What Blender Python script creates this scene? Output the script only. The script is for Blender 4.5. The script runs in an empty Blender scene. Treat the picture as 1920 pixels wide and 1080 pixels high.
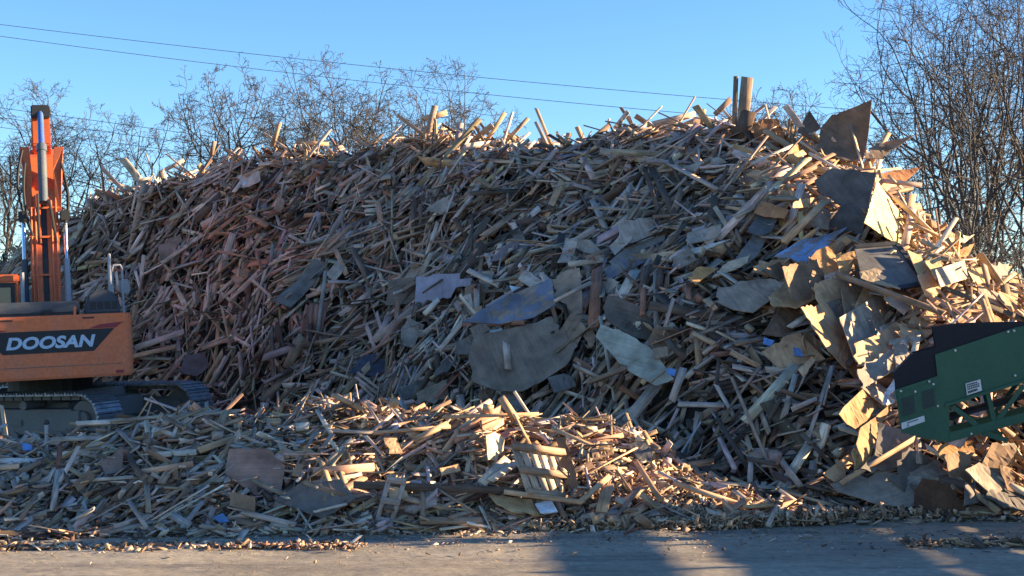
import bpy, bmesh, math, random
import numpy as np
from mathutils import Vector, Matrix
from mathutils.bvhtree import BVHTree

R = math.radians
rng = np.random.default_rng(7)
random.seed(7)
C = bpy.context.scene.collection
scene = bpy.context.scene

# ------------------------------------------------------------------ camera
F = 2600.0
CAM = np.array([0.0, 0.0, 2.3])
PITCH = math.atan(60 / F)
cd = bpy.data.cameras.new('camera')
cam = bpy.data.objects.new('camera', cd)
C.objects.link(cam)
cam.location = CAM
cam.rotation_euler = (math.pi / 2 + PITCH, 0, 0)
cd.lens = F / 1920 * 36
cd.sensor_width = 36
cd.clip_end = 3000
scene.camera = cam

# ------------------------------------------------------------------ light
SUN_A, SUN_E = R(95), R(12.0)        # azimuth from behind the camera towards the right, elevation
S = Vector((math.sin(SUN_A) * math.cos(SUN_E), -math.cos(SUN_A) * math.cos(SUN_E), math.sin(SUN_E)))
sl = bpy.data.lights.new('sun', 'SUN')
sl.energy = 4.6
sl.angle = R(0.55)
sl.color = (1.0, 0.76, 0.48)
so = bpy.data.objects.new('sun', sl)
C.objects.link(so)
so.rotation_euler = S.to_track_quat('Z', 'Y').to_euler()
so.location = (40, -5, 20)
w = bpy.data.worlds.new('World')
scene.world = w
w.use_nodes = True
nt = w.node_tree
sky = nt.nodes.new('ShaderNodeTexSky')
sky.sky_type = 'NISHITA'
sky.sun_disc = False
sky.sun_elevation = SUN_E
sky.sun_rotation = math.atan2(S.x, S.y)
sky.air_density = 1.0
sky.dust_density = 0.0
sky.ozone_density = 4.2
sky.altitude = 300
hs = nt.nodes.new('ShaderNodeHueSaturation')
hs.inputs['Hue'].default_value = 0.506
hs.inputs['Saturation'].default_value = 1.07
nt.links.new(sky.outputs[0], hs.inputs['Color'])
bg = nt.nodes['Background']
nt.links.new(hs.outputs[0], bg.inputs[0])
bg.inputs[1].default_value = 0.072
scene.view_settings.view_transform = 'Standard'
scene.view_settings.look = 'None'
scene.view_settings.gamma = 1
scene.view_settings.exposure = 2.18
scene.cycles.max_bounces = 8
scene.cycles.diffuse_bounces = 6

# ------------------------------------------------------------------ helpers
cp, sp_ = math.cos(PITCH), math.sin(PITCH)

def ray(px, py):
    u = (px - 960) / F
    v = (540 - py) / F
    d = np.array([u, cp - sp_ * v, sp_ + cp * v])
    return d / d[1]

def P(px, py, d):
    return CAM + ray(px, py) * d

def proj(p):
    q = np.asarray(p, float) - CAM
    yy = q[..., 1] * cp + q[..., 2] * sp_
    zz = -q[..., 1] * sp_ + q[..., 2] * cp
    return 960 + F * q[..., 0] / yy, 540 - F * zz / yy

def nrm(a):
    a = np.asarray(a, float)
    return a / np.maximum(np.linalg.norm(a, axis=-1, keepdims=True), 1e-9)

def tag(o, label=None, cat=None, group=None, kind=None):
    if label: o['label'] = label
    if cat: o['category'] = cat
    if group: o['group'] = group
    if kind: o['kind'] = kind
    return o

def empty(name, loc, rot=(0, 0, 0)):
    o = bpy.data.objects.new(name, None)
    o.empty_display_size = 0.2
    C.objects.link(o)
    o.location = loc
    o.rotation_euler = rot
    return o

def link(name, me, mat=None, parent=None, loc=None):
    for m in (mat if isinstance(mat, (list, tuple)) else [mat]):
        if m is not None: me.materials.append(m)
    o = bpy.data.objects.new(name, me)
    C.objects.link(o)
    if parent is not None: o.parent = parent
    if loc is not None: o.location = loc
    return o

def np_mesh(name, V, Fq, cols=None, uvs=None, smooth=False):
    """V (n,3), Fq (m,4 or 3) int"""
    me = bpy.data.meshes.new(name)
    V = np.ascontiguousarray(V, np.float32)
    Fq = np.ascontiguousarray(Fq, np.int32)
    k = Fq.shape[1]
    me.vertices.add(len(V)); me.vertices.foreach_set('co', V.ravel())
    me.loops.add(Fq.size); me.loops.foreach_set('vertex_index', Fq.ravel())
    me.polygons.add(len(Fq))
    me.polygons.foreach_set('loop_start', np.arange(0, Fq.size, k, dtype=np.int32))
    me.polygons.foreach_set('loop_total', np.full(len(Fq), k, np.int32))
    if smooth: me.polygons.foreach_set('use_smooth', np.ones(len(Fq), bool))
    if cols is not None:
        a = me.color_attributes.new('col', 'FLOAT_COLOR', 'POINT')
        c4 = np.ones((len(V), 4), np.float32); c4[:, :3] = cols
        a.data.foreach_set('color', c4.ravel())
    if uvs is not None:
        u = me.uv_layers.new(name='UVMap')
        u.data.foreach_set('uv', np.ascontiguousarray(uvs, np.float32).ravel())
    me.update(calc_edges=True)
    return me

class MB:
    """collects shapes, then links them as ONE mesh object"""
    def __init__(s): s.v = []; s.f = []
    def add(s, vs, fs):
        n = len(s.v); s.v += [tuple(map(float, p)) for p in vs]; s.f += [tuple(n + i for i in f) for f in fs]; return s
    def box(s, a, b, rot=None, piv=(0, 0, 0)):
        vs = [(x, y, z) for x in (a[0], b[0]) for y in (a[1], b[1]) for z in (a[2], b[2])]
        if rot is not None: vs = [tuple(rot @ (Vector(p) - Vector(piv)) + Vector(piv)) for p in vs]
        return s.add(vs, [(0, 1, 3, 2), (4, 6, 7, 5), (0, 4, 5, 1), (2, 3, 7, 6), (0, 2, 6, 4), (1, 5, 7, 3)])
    def prism(s, pts, off):
        """pts: 3D polygon, off: extrusion vector"""
        n = len(pts); o = np.asarray(off, float)
        vs = [np.asarray(p, float) for p in pts] + [np.asarray(p, float) + o for p in pts]
        fs = [tuple(range(n)), tuple(range(2 * n - 1, n - 1, -1))] + [(i, i + n, (i + 1) % n + n, (i + 1) % n) for i in range(n)]
        return s.add(vs, fs)
    def tube(s, pts, rad, k=8, cap=True):
        pts = [Vector(p) for p in pts]
        rs = rad if isinstance(rad, (list, tuple)) else [rad] * len(pts)
        n0 = len(s.v); up = None
        for i, p in enumerate(pts):
            t = (pts[min(i + 1, len(pts) - 1)] - pts[max(i - 1, 0)]).normalized()
            a = Vector((0, 0, 1)) if abs(t.z) < .9 else Vector((1, 0, 0))
            e1 = t.cross(a).normalized() if up is None else (up - t * up.dot(t)).normalized()
            up = e1
            e2 = t.cross(e1)
            for j in range(k):
                q = 2 * math.pi * j / k
                s.v.append(tuple(p + (e1 * math.cos(q) + e2 * math.sin(q)) * rs[i]))
        for i in range(len(pts) - 1):
            for j in range(k):
                a = n0 + i * k + j; b = n0 + i * k + (j + 1) % k
                s.f.append((a, b, b + k, a + k))
        if cap:
            s.f.append(tuple(n0 + j for j in range(k - 1, -1, -1)))
            m = n0 + (len(pts) - 1) * k
            s.f.append(tuple(m + j for j in range(k)))
        return s
    def build(s, name, mat, parent=None, bevel=0, smooth=False, loc=None):
        me = bpy.data.meshes.new(name)
        me.from_pydata(s.v, [], s.f); me.update()
        bm = bmesh.new(); bm.from_mesh(me)
        bmesh.ops.recalc_face_normals(bm, faces=bm.faces)
        if bevel:
            ed = [e for e in bm.edges if len(e.link_faces) == 2 and e.calc_face_angle(0) > .5]
            bmesh.ops.bevel(bm, geom=ed, offset=bevel, segments=2, affect='EDGES', clamp_overlap=True)
        if smooth:
            for f in bm.faces: f.smooth = True
        bm.to_mesh(me); bm.free()
        if smooth: me.set_sharp_from_angle(angle=R(40))
        return link(name, me, mat, parent, loc)

# ------------------------------------------------------------------ materials
def newmat(name):
    m = bpy.data.materials.new(name); m.use_nodes = True
    return m, m.node_tree.nodes, m.node_tree.links, m.node_tree.nodes['Principled BSDF']

def nd(N, t, **k):
    n = N.new(t)
    for a, b in k.items(): setattr(n, a, b)
    return n

def mixc(N, L, fac, a, b, mode='MIX'):
    m = nd(N, 'ShaderNodeMix', data_type='RGBA', blend_type=mode)
    for i, v in ((0, fac), (6, a), (7, b)):
        if isinstance(v, (int, float)): m.inputs[i].default_value = v
        elif isinstance(v, tuple): m.inputs[i].default_value = (*v, 1) if len(v) == 3 else v
        else: L.new(v, m.inputs[i])
    return m.outputs[2]

def ramp(N, L, src, stops):
    r = nd(N, 'ShaderNodeValToRGB')
    e = r.color_ramp.elements
    while len(e) < len(stops): e.new(.5)
    for i, (p, c) in enumerate(stops):
        e[i].position = p
        e[i].color = (c, c, c, 1) if isinstance(c, (int, float)) else (*c, 1)
    L.new(src, r.inputs[0])
    return r.outputs[0]

def noise(N, L, vec, scale, detail=3, rough=.55):
    n = nd(N, 'ShaderNodeTexNoise')
    n.inputs['Scale'].default_value = scale; n.inputs['Detail'].default_value = detail; n.inputs['Roughness'].default_value = rough
    if vec is not None: L.new(vec, n.inputs['Vector'])
    return n.outputs[0]

def mapping(N, L, vec, scale):
    m = nd(N, 'ShaderNodeMapping'); m.inputs['Scale'].default_value = scale
    L.new(vec, m.inputs['Vector']); return m.outputs[0]

def bump(N, L, h, s, dist, bsdf):
    b = nd(N, 'ShaderNodeBump'); b.inputs['Strength'].default_value = s; b.inputs['Distance'].default_value = dist
    L.new(h, b.inputs['Height']); L.new(b.outputs[0], bsdf.inputs['Normal'])

def wood_mat(name, grain=(3, 40, 1), lo=.55, hi=1.3, blotch=2.5, paint=None, rough=.85):
    m, N, L, B = newmat(name)
    at = nd(N, 'ShaderNodeAttribute', attribute_name='col')
    uv = nd(N, 'ShaderNodeUVMap')
    g = noise(N, L, mapping(N, L, uv.outputs[0], grain), 1.0, 4, .65)
    g2 = ramp(N, L, g, [(.28, lo), (.72, hi)])
    geo = nd(N, 'ShaderNodeNewGeometry')
    bl = ramp(N, L, noise(N, L, geo.outputs['Position'], blotch, 4, .6), [(.3, .55), (.7, 1.25)])
    c = mixc(N, L, 1.0, at.outputs[0], g2, 'MULTIPLY')
    c = mixc(N, L, 1.0, c, bl, 'MULTIPLY')
    if paint is not None:
        pm = ramp(N, L, noise(N, L, mapping(N, L, uv.outputs[0], (2.2, 3.5, 1)), 1.6, 5, .6), [(.46, 0), (.5, 1)])
        c = mixc(N, L, pm, c, mixc(N, L, 1.0, paint, bl, 'MULTIPLY'))
    L.new(c, B.inputs['Base Color'])
    B.inputs['Roughness'].default_value = rough
    B.inputs['Specular IOR Level'].default_value = .25
    bump(N, L, g, .35, .006, B)
    return m

def paint_mat(name, col, rough=.45, dirt=(.16, .13, .10), amt=.35, scale=3.0, metal=0, streak=False):
    m, N, L, B = newmat(name)
    tc = nd(N, 'ShaderNodeTexCoord')
    v = mapping(N, L, tc.outputs['Object'], (1, 1, .25)) if streak else tc.outputs['Object']
    n = noise(N, L, v, scale, 6, .65)
    f = ramp(N, L, n, [(.42, 0), (.72, amt)])
    c = mixc(N, L, f, col, dirt)
    n2 = ramp(N, L, noise(N, L, tc.outputs['Object'], scale * 9, 3), [(.3, .85), (.7, 1.1)])
    c = mixc(N, L, 1.0, c, n2, 'MULTIPLY')
    L.new(c, B.inputs['Base Color'])
    L.new(ramp(N, L, n, [(.3, rough), (.7, min(1, rough + .25))]), B.inputs['Roughness'])
    B.inputs['Metallic'].default_value = metal
    return m

M = {}
M['wood'] = wood_mat('weathered wood')
M['ply'] = wood_mat('plywood face', grain=(1.0, 24, 1), lo=.82, hi=1.13, blotch=3.4)
M['blueply'] = wood_mat('plywood with peeling blue paint', grain=(1.2, 14, 1), lo=.75, hi=1.15, blotch=1.6, paint=(.20, .205, .245))
M['purpleply'] = wood_mat('mauve painted board', grain=(1.2, 14, 1), lo=.85, hi=1.1, blotch=1.4)
M['paleblue'] = wood_mat('sheet with bright blue film', grain=(1.2, 10, 1), lo=.8, hi=1.15, blotch=1.6, paint=(.22, .33, .52))
M['orange'] = paint_mat('orange machine paint', (.80, .175, .05), .42, (.40, .27, .2), .42, 2.2, streak=True)
M['boom'] = paint_mat('orange boom paint', (.68, .14, .035), .4, (.22, .11, .07), .5, 3)
M['deck'] = paint_mat('dark blue grey machine paint', (.035, .05, .075), .5, (.15, .13, .11), .3)
M['black'] = paint_mat('black paint', (.018, .019, .022), .5, (.08, .07, .06), .3)
M['red'] = paint_mat('red decal', (.33, .02, .03), .45, (.2, .12, .1), .3)
M['letters'] = paint_mat('pale blue lettering', (.50, .62, .74), .5, (.35, .38, .42), .3)
M['steel'] = paint_mat('dusty track steel', (.15, .14, .13), .55, (.17, .14, .11), .7, 4)
M['shoe'] = paint_mat('worn track shoe steel', (.32, .34, .37), .38, (.10, .09, .08), .5, 6, .7)
M['chrome'] = paint_mat('polished rod', (.6, .62, .65), .18, (.5, .5, .5), .1, 4, 1)
M['barrel'] = paint_mat('grey cylinder barrel', (.085, .105, .12), .4, (.2, .18, .15), .3)
M['wire'] = paint_mat('weathered wire', (.10, .11, .12), .6, (.1, .1, .1), .2)
M['hose'] = paint_mat('rubber hose', (.02, .02, .02), .7, (.08, .07, .06), .3)
M['green'] = paint_mat('dark green machine paint', (.012, .088, .046), .42, (.05, .075, .05), .35, 2.5, streak=True)
M['rubber'] = paint_mat('black rubber skirt', (.012, .012, .016), .8, (.05, .045, .045), .35)
M['white'] = paint_mat('white sticker', (.62, .63, .62), .5, (.4, .38, .34), .35, 12)
M['ink'] = paint_mat('dark ink', (.03, .03, .035), .6, (.1, .1, .1), .2)
M['bolt'] = paint_mat('zinc bolt', (.5, .5, .5), .4, (.3, .3, .3), .3, 10, .6)
M['pipe'] = paint_mat('grey handrail pipe', (.33, .34, .36), .4, (.2, .18, .15), .4)
M['bluefilm'] = paint_mat('blue plastic', (.05, .15, .45), .4, (.1, .12, .2), .3)
M['paper'] = paint_mat('pale plastic', (.55, .60, .64), .5, (.4, .4, .4), .3)
m, N, L, B = newmat('tinted glass')
B.inputs['Base Color'].default_value = (.03, .06, .07, 1); B.inputs['Roughness'].default_value = .06
B.inputs['Specular IOR Level'].default_value = .8
M['glass'] = m

def bark_mat(name, a, b):
    m, N, L, B = newmat(name)
    tc = nd(N, 'ShaderNodeTexCoord')
    n = noise(N, L, mapping(N, L, tc.outputs['Object'], (1, 1, .3)), 6, 5)
    L.new(ramp(N, L, n, [(.3, a), (.7, b)]), B.inputs['Base Color'])
    B.inputs['Roughness'].default_value = .9
    bump(N, L, n, .4, .02, B)
    return m
M['bark'] = bark_mat('grey brown bark', (.035, .030, .027), (.10, .086, .076))
M['twig'] = bark_mat('bare twigs', (.036, .032, .030), (.085, .075, .068))

# ground
m, N, L, B = newmat('packed dirt yard')
geo = nd(N, 'ShaderNodeNewGeometry')
pos = geo.outputs['Position']
n1 = noise(N, L, mapping(N, L, pos, (.35, .9, 1)), 1.0, 6, .62)
n2 = noise(N, L, pos, 9, 5, .7)
n3 = noise(N, L, mapping(N, L, pos, (.25, 2.2, 1)), 1.3, 5, .6)
c = ramp(N, L, n1, [(.3, (.24, .20, .15)), (.55, (.35, .297, .222)), (.75, (.42, .36, .27))])
c = mixc(N, L, ramp(N, L, n3, [(.52, 0), (.66, .75)]), c, (.17, .15, .13))
c = mixc(N, L, 1.0, c, ramp(N, L, n2, [(.25, .7), (.7, 1.2)]), 'MULTIPLY')
L.new(c, B.inputs['Base Color']); B.inputs['Roughness'].default_value = .95
B.inputs['Specular IOR Level'].default_value = .1
n4 = noise(N, L, mapping(N, L, pos, (.6, 1.4, 1)), 5, 8, .7)
bump(N, L, n4, .6, .05, B)
M['ground'] = m

# ------------------------------------------------------------------ value noise
_perm = rng.random((64, 64))
def vnoise(x, y, s):
    x = np.asarray(x) * s + 1000; y = np.asarray(y) * s + 1000
    i = np.floor(x).astype(int); j = np.floor(y).astype(int)
    fx = x - i; fy = y - j
    fx = fx * fx * (3 - 2 * fx); fy = fy * fy * (3 - 2 * fy)
    g = lambda a, b: _perm[a % 64, b % 64]
    return (g(i, j) * (1 - fx) + g(i + 1, j) * fx) * (1 - fy) + (g(i, j + 1) * (1 - fx) + g(i + 1, j + 1) * fx) * fy - .5

# ------------------------------------------------------------------ the heap as a height field
def nodes(lst):
    return np.array([[*(P(px, py, d))] for px, py, d in lst])
crest = nodes([(-500, 560, 36), (-100, 520, 35), (0, 495, 34), (60, 462, 34), (130, 415, 33.5), (200, 372, 33), (270, 355, 32.5), (330, 342, 32),
    (400, 322, 31.5), (480, 302, 31), (540, 290, 31), (630, 302, 30.5), (700, 288, 30), (760, 266, 30), (830, 255, 29.5), (900, 265, 29),
    (960, 268, 29), (1060, 284, 28.5), (1130, 272, 28), (1200, 245, 27.5), (1280, 240, 27), (1350, 235, 26.5), (1400, 232, 26), (1460, 250, 25.5),
    (1560, 270, 25), (1620, 300, 24.5), (1660, 370, 24), (1700, 445, 23.5), (1780, 486, 23), (1830, 508, 22.5), (1920, 566, 22), (2050, 640, 21.5), (2300, 760, 21), (2600, 830, 21)])
toe = np.array([[(px - 960) / F * d, d] for px, d in [(-500, 30.5), (0, 29.8), (300, 28.8), (420, 27.5), (600, 24), (800, 21), (1000, 19.3), (1200, 17.8),
    (1350, 17.0), (1500, 16.6), (1700, 16.3), (1920, 16.3), (2200, 17.5), (2600, 19)]])
fcrest = nodes([(-300, 800, 17.3), (0, 815, 17.3), (100, 826, 17.3), (200, 815, 17.3), (300, 795, 17.3), (345, 775, 17.3), (400, 786, 17.3), (520, 778, 17.3), (620, 757, 17.3),
    (700, 768, 17.3), (800, 778, 17.3), (900, 774, 17.3), (960, 782, 17.3), (1050, 792, 17.2), (1130, 803, 17.1), (1200, 832, 17), (1280, 866, 16.8), (1350, 906, 16.6), (1420, 936, 16.4), (1500, 968, 16.3), (1560, 1000, 16.2)])
ftoe = np.array([[(px - 960) / F * d, d] for px, d in [(-300, 14.85), (0, 14.85), (500, 15.05), (1000, 15.35), (1300, 15.55), (1500, 15.9), (1600, 16.1)]])
ZB = 0.14     # level of the trampled debris behind the low heap

def H(x, y, lump=True):
    x = np.asarray(x, float); y = np.asarray(y, float)
    cy = np.interp(x, crest[:, 0], crest[:, 1]); cz = np.interp(x, crest[:, 0], crest[:, 2])
    ty = np.interp(x, toe[:, 0], toe[:, 1])
    s = (y - ty) / (cy - ty)
    sc = np.clip(s, 0, 1)
    zm = cz * (0.62 * sc + 0.38 * np.sin(sc * math.pi / 2))
    zm = np.where(s > 1, cz - (y - cy) * .62, zm)
    if lump:
        amp = np.clip(s * 5, 0, 1) * np.clip((1.0 - s) * 4, 0, 1)
        zm = zm + amp * (vnoise(x, y, .45) * 1.1 + vnoise(x + 9, y, 1.1) * .5)
    zm = np.where(s < 0, 0, np.maximum(zm, 0))
    fy = np.interp(x, fcrest[:, 0], fcrest[:, 1]); fz = np.interp(x, fcrest[:, 0], fcrest[:, 2], right=0)
    fz = np.maximum(fz, 0)
    ft = np.interp(x, ftoe[:, 0], ftoe[:, 1])
    q = (y - ft) / (fy - ft)
    qc = np.clip(q, 0, 1)
    zf = fz * (0.5 * qc + 0.5 * np.sin(qc * math.pi / 2))
    zf = np.where(q > 1, np.maximum(fz - (y - fy) * .5, np.minimum(ZB, fz)), zf)
    zf = np.where((y > 29) | (x > toe[-1, 0]), 0, zf)
    if lump:
        zf = zf + np.clip(q * 4, 0, 1) * np.clip(fz * 2, 0, 1) * (vnoise(x, y, 1.3) * .22) * (y < 18.2)
    zf = np.where(q < 0, 0, np.maximum(zf, 0))
    return np.maximum(zm, zf)

def Hn(x, y, e=.25):
    gx = (H(x + e, y) - H(x - e, y)) / (2 * e); gy = (H(x, y + e) - H(x, y - e)) / (2 * e)
    return nrm(np.stack([-gx, -gy, np.ones_like(gx)], -1)), np.sqrt(1 + gx * gx + gy * gy)

def hit(px, py, off=0.0, dflt=None):
    """where the sight line through a pixel meets the heap (or the yard)"""
    r = ray(px, py)
    ds = np.arange(13, 37, .02)
    pts = CAM + r * ds[:, None]
    below = pts[:, 2] < H(pts[:, 0], pts[:, 1])
    if dflt is None and below.any():
        d = ds[np.argmax(below)]
    elif dflt is not None: d = dflt
    else:
        d = np.interp(px, *zip(*[(proj(c)[0], c[1]) for c in crest]))
    return CAM + r * (d - off)

# ------------------------------------------------------------------ ground sheet
ax = np.concatenate([[-900, -300, -120, -60, -30], np.arange(-16, 16.01, .16), [30, 60, 120, 300, 900]])
ay = np.concatenate([[-300, -60, -10, 4, 9], np.arange(11.6, 17.2, .07), np.arange(17.5, 40, 1.5), [60, 100, 200, 500, 1500]])
gx, gy = np.meshgrid(ax, ay)
near = np.clip((gy - 10) / 2, 0, 1) * np.clip((19 - gy) / 2, 0, 1) * (np.abs(gx) < 18)
gz = near * (vnoise(gx * .5, gy, 1.7) * .030 + vnoise(gx * .6, gy * 1.3, 4.5) * .016 + vnoise(gx, gy, 9) * .008) - .012
idx = np.arange(gx.size).reshape(gx.shape)
fq = np.stack([idx[:-1, :-1], idx[:-1, 1:], idx[1:, 1:], idx[1:, :-1]], -1).reshape(-1, 4)
g = link('ground', np_mesh('ground', np.stack([gx, gy, gz], -1).reshape(-1, 3), fq, smooth=True), M['ground'])
tag(g, 'packed tan dirt and gravel yard with streaks', kind='structure')

# ------------------------------------------------------------------ planks
PAL = {  # colour word -> linear albedo
    'grey': (.555, .418, .325), 'brown': (.365, .24, .155), 'tan': (.58, .36, .205), 'dark brown': (.15, .10, .07), 'pale': (.69, .545, .405),
    'blue-grey': (.41, .375, .34), 'reddish': (.40, .185, .11), 'olive': (.41, .295, .20), 'charcoal': (.09, .076, .07)}
PN = list(PAL); PC = np.array([PAL[k] for k in PN])
CORN = np.array([(a, b, c) for a in (-.5, .5) for b in (-.5, .5) for c in (-.5, .5)])
QF = np.array([(0, 1, 3, 2), (4, 6, 7, 5), (0, 4, 5, 1), (2, 3, 7, 6), (0, 2, 6, 4), (1, 5, 7, 3)])

def plank_verts(c, t, n, L_, W_, T_, g=None, ragged=1.0):
    """arrays -> local verts (N,8,3) about centre, uv (N,24,2)"""
    N_ = len(L_)
    g = g or rng
    t = nrm(t); n = nrm(n - t * np.sum(n * t, -1, keepdims=True)); b = np.cross(n, t)
    k = np.repeat(CORN[None], N_, 0).copy()
    loc = np.stack([k[:, :, 0] * L_[:, None], k[:, :, 1] * W_[:, None], k[:, :, 2] * T_[:, None]], -1)
    # broken ends: the two edges of each end reach out to different lengths
    jag = g.random((N_, 2, 2)) ** 2 * ragged * np.minimum(W_ * 1.6, L_ * .25)[:, None, None] * (g.random((N_, 2, 1)) < .45)
    for e in (0, 1):
        for s_ in (0, 1):
            m_ = (CORN[:, 0] > 0) == bool(e)
            m2 = m_ & ((CORN[:, 1] > 0) == bool(s_))
            loc[:, m2, 0] += ((1 if e else -1) * jag[:, e, s_])[:, None]
    tw = (g.random((N_, 1)) - .5) * .22 * (g.random((N_, 1)) < .4)      # slight taper
    loc[:, :, 1] *= 1 + tw * np.sign(CORN[None, :, 0])
    wv = loc[..., 0:1] * t[:, None] + loc[..., 1:2] * b[:, None] + loc[..., 2:3] * n[:, None]
    off = g.random((N_, 1, 2)) * 50
    uv = np.stack([loc[:, QF.ravel(), 0], loc[:, QF.ravel(), 1] + loc[:, QF.ravel(), 2]], -1) + off
    return wv, uv

def plank_obj(name, c, t, n, L_, W_, T_, col, mat, ragged=1.0):
    wv, uv = plank_verts(np.array([c]), np.array([t]), np.array([n]), np.array([L_]), np.array([W_]), np.array([T_]), ragged=ragged)
    me = np_mesh(name, wv[0], QF, np.repeat(np.array(col)[None], 8, 0), uv[0])
    return link(name, me, mat, loc=c)

# ---- random field of broken boards
def sample(n, yl, yh, xl, xh, crestband=False):
    x = rng.uniform(xl, xh, n * 3); u = rng.random(n * 3)
    lo = yl(x); hi = yh(x); y = lo + (hi - lo) * u
    wgt = (hi - lo) * np.sqrt(Hn(x, y)[1])
    wgt = wgt / np.percentile(wgt, 99)
    k = rng.random(n * 3) < wgt
    return x[k][:n], y[k][:n]

def field(x, y, kind):
    n_ = len(x)
    z = H(x, y); nn = Hn(x, y)[0]
    c = np.stack([x, y, z], -1)
    px, py = proj(c)
    e1 = nrm(np.array([1.0, 0, 0]) - nn * nn[:, :1]); e2 = np.cross(nn, e1)
    # prevailing direction of the boards drifts over the heap
    flow = vnoise(x * .6, z * .6 + y * .2, .55) * 2.4
    mean = np.where(px < 900, R(34), np.where(px < 1330, R(28), R(10))) + flow * .5
    a = np.where(rng.random(n_) < .42, mean + rng.normal(0, R(22), n_), rng.uniform(0, math.pi, n_))
    t = np.cos(a)[:, None] * e1 + np.sin(a)[:, None] * e2
    tip = rng.normal(0, {'main': .30, 'crest': .17, 'front': .34}[kind], n_)
    up = rng.random(n_)
    if kind == 'crest': tip = tip + np.where(up < .035, rng.uniform(.4, 1.2, n_), 0)
    t = nrm(t + nn * tip[:, None])
    n2 = nrm(nn + rng.normal(0, .6, (n_, 3)))
    if kind == 'main' or kind == 'crest':
        L_ = np.clip(rng.lognormal(-.50, .58, n_), .12, 2.2); W_ = np.where(rng.random(n_) < .17, rng.uniform(.014, .032, n_), np.clip(rng.normal(.064, .021, n_), .026, .14)); wide = rng.random(n_) < .05; W_ = np.where(wide, rng.uniform(.11, .18, n_), W_); L_ = np.where(wide, np.clip(L_ * 1.6, .7, 2.4), L_); T_ = rng.choice([.010, .015, .023, .038], n_, p=[.4, .3, .2, .1])
        off = rng.triangular(-.42, -.10, .20, n_)
    else:
        L_ = np.clip(rng.lognormal(-.95, .55, n_), .08, 1.4); W_ = np.where(rng.random(n_) < .3, rng.uniform(.01, .026, n_), np.clip(rng.normal(.047, .02, n_), .016, .11)); T_ = rng.choice([.010, .016, .026, .045], n_, p=[.4, .3, .2, .1])
        off = rng.triangular(-.26, -.06, .12, n_)
    W_ = np.minimum(W_, L_ * .24); T_ = np.minimum(T_, W_ * .9)
    blk = rng.random(n_) < .025
    W_ = np.where(blk, rng.uniform(.07, .1, n_), W_)
    L_ = np.where(blk, W_ * 1.4, L_); T_ = np.where(blk, W_, T_)
    c = c + nn * off[:, None]
    c[:, 2] = np.maximum(c[:, 2], .03)
    # colour mix by place
    wts = np.tile(np.array([.46, .22, .09, .13, .065, .02, .012, .015, .0]), (n_, 1))
    def zone(mask, v):
        wts[mask] = np.array(v)
    rd = np.exp(-(((px - 480) / 230) ** 2 + ((py - 430) / 130) ** 2))
    wts[:, 6] += rd * .10
    zone((px > 760) & (px < 1350) & (py > 390) & (py < 780), [.36, .20, .05, .21, .05, .08, .03, .02, .0])
    zone((px > 1180) & (py > 590) & (px < 1660), [.28, .22, .07, .32, .07, .03, .01, .0, .0])
    zone((px > 1430) & (py > 230) & (py < 600), [.18, .22, .36, .08, .14, .0, .02, .0, .0])
    zone((px > 1690) & (py > 430), [.12, .22, .40, .08, .18, .0, .0, .0, .0])
    if kind == 'front':
        zone(px < 600, [.40, .20, .07, .14, .13, .03, .01, .02, .0])
        zone(px >= 600, [.18, .24, .32, .09, .12, .01, .02, .02, .0])
    if kind == 'crest':
        zone((px > 400) & (px < 1100), [.26, .25, .26, .08, .12, .0, .0, .03, .0])
    wts /= wts.sum(1, keepdims=True)
    ci = (rng.random((n_, 1)) > np.cumsum(wts, 1)).sum(1).clip(0, len(PN) - 1)
    col = PC[ci] * rng.uniform(.72, 1.28, (n_, 1)) * (1 + rng.normal(0, .05, (n_, 3)))
    return dict(c=c, t=t, n=n2, L=L_, W=W_, T=T_, col=np.clip(col, .01, .9), ci=ci, kind=np.full(n_, {'main': 0, 'crest': 1, 'front': 2}[kind]))

tY = lambda x: np.interp(x, toe[:, 0], toe[:, 1])
cY = lambda x: np.interp(x, crest[:, 0], crest[:, 1])
fT = lambda x: np.interp(x, ftoe[:, 0], ftoe[:, 1])
fC = lambda x: np.interp(x, fcrest[:, 0], fcrest[:, 1])
parts_ = [
    field(*sample(15500, lambda x: tY(x) - .15, lambda x: cY(x) + .35, -13.2, 9.3), 'main'),
    field(*sample(1500, lambda x: cY(x) - .55, lambda x: cY(x) + .45, -13.2, 8.6), 'crest'),
    field(*sample(9000, lambda x: fT(x) - .12, lambda x: fC(x) + .7, -6.9, 3.4), 'front'),
    field(*sample(900, lambda x: fC(x) + .6, lambda x: tY(x) + .3, -7, 0), 'main'),
    field(*sample(900, lambda x: cY(x), lambda x: cY(x) + 4.5, -13, 9), 'main'),
]
D = {k: np.concatenate([p[k] for p in parts_]) for k in parts_[0]}
# pallet remnants and slides: short runs of boards lying side by side
sd = rng.choice(np.where(D['W'] < .11)[0], 1150, replace=False)
rep = []
for j in range(1, 5):
    k = sd[rng.random(len(sd)) < (1.05 - j * .17)]
    bb = nrm(np.cross(D['n'][k], D['t'][k]))
    q = {a: v[k].copy() for a, v in D.items()}
    q['c'] = q['c'] + bb * (q['W'] * j * rng.uniform(1.05, 1.7, len(k)))[:, None] + q['t'] * (q['L'] * rng.normal(0, .12, len(k)))[:, None] + q['n'] * rng.normal(.02, .02, (len(k), 1))
    q['t'] = nrm(q['t'] + rng.normal(0, .06, (len(k), 3)))
    q['L'] = q['L'] * rng.uniform(.7, 1.1, len(k)); q['col'] = np.clip(q['col'] * rng.uniform(.8, 1.2, (len(k), 1)), .01, .9)
    rep.append(q)
D = {k: np.concatenate([D[k]] + [q[k] for q in rep]) for k in D}
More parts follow.
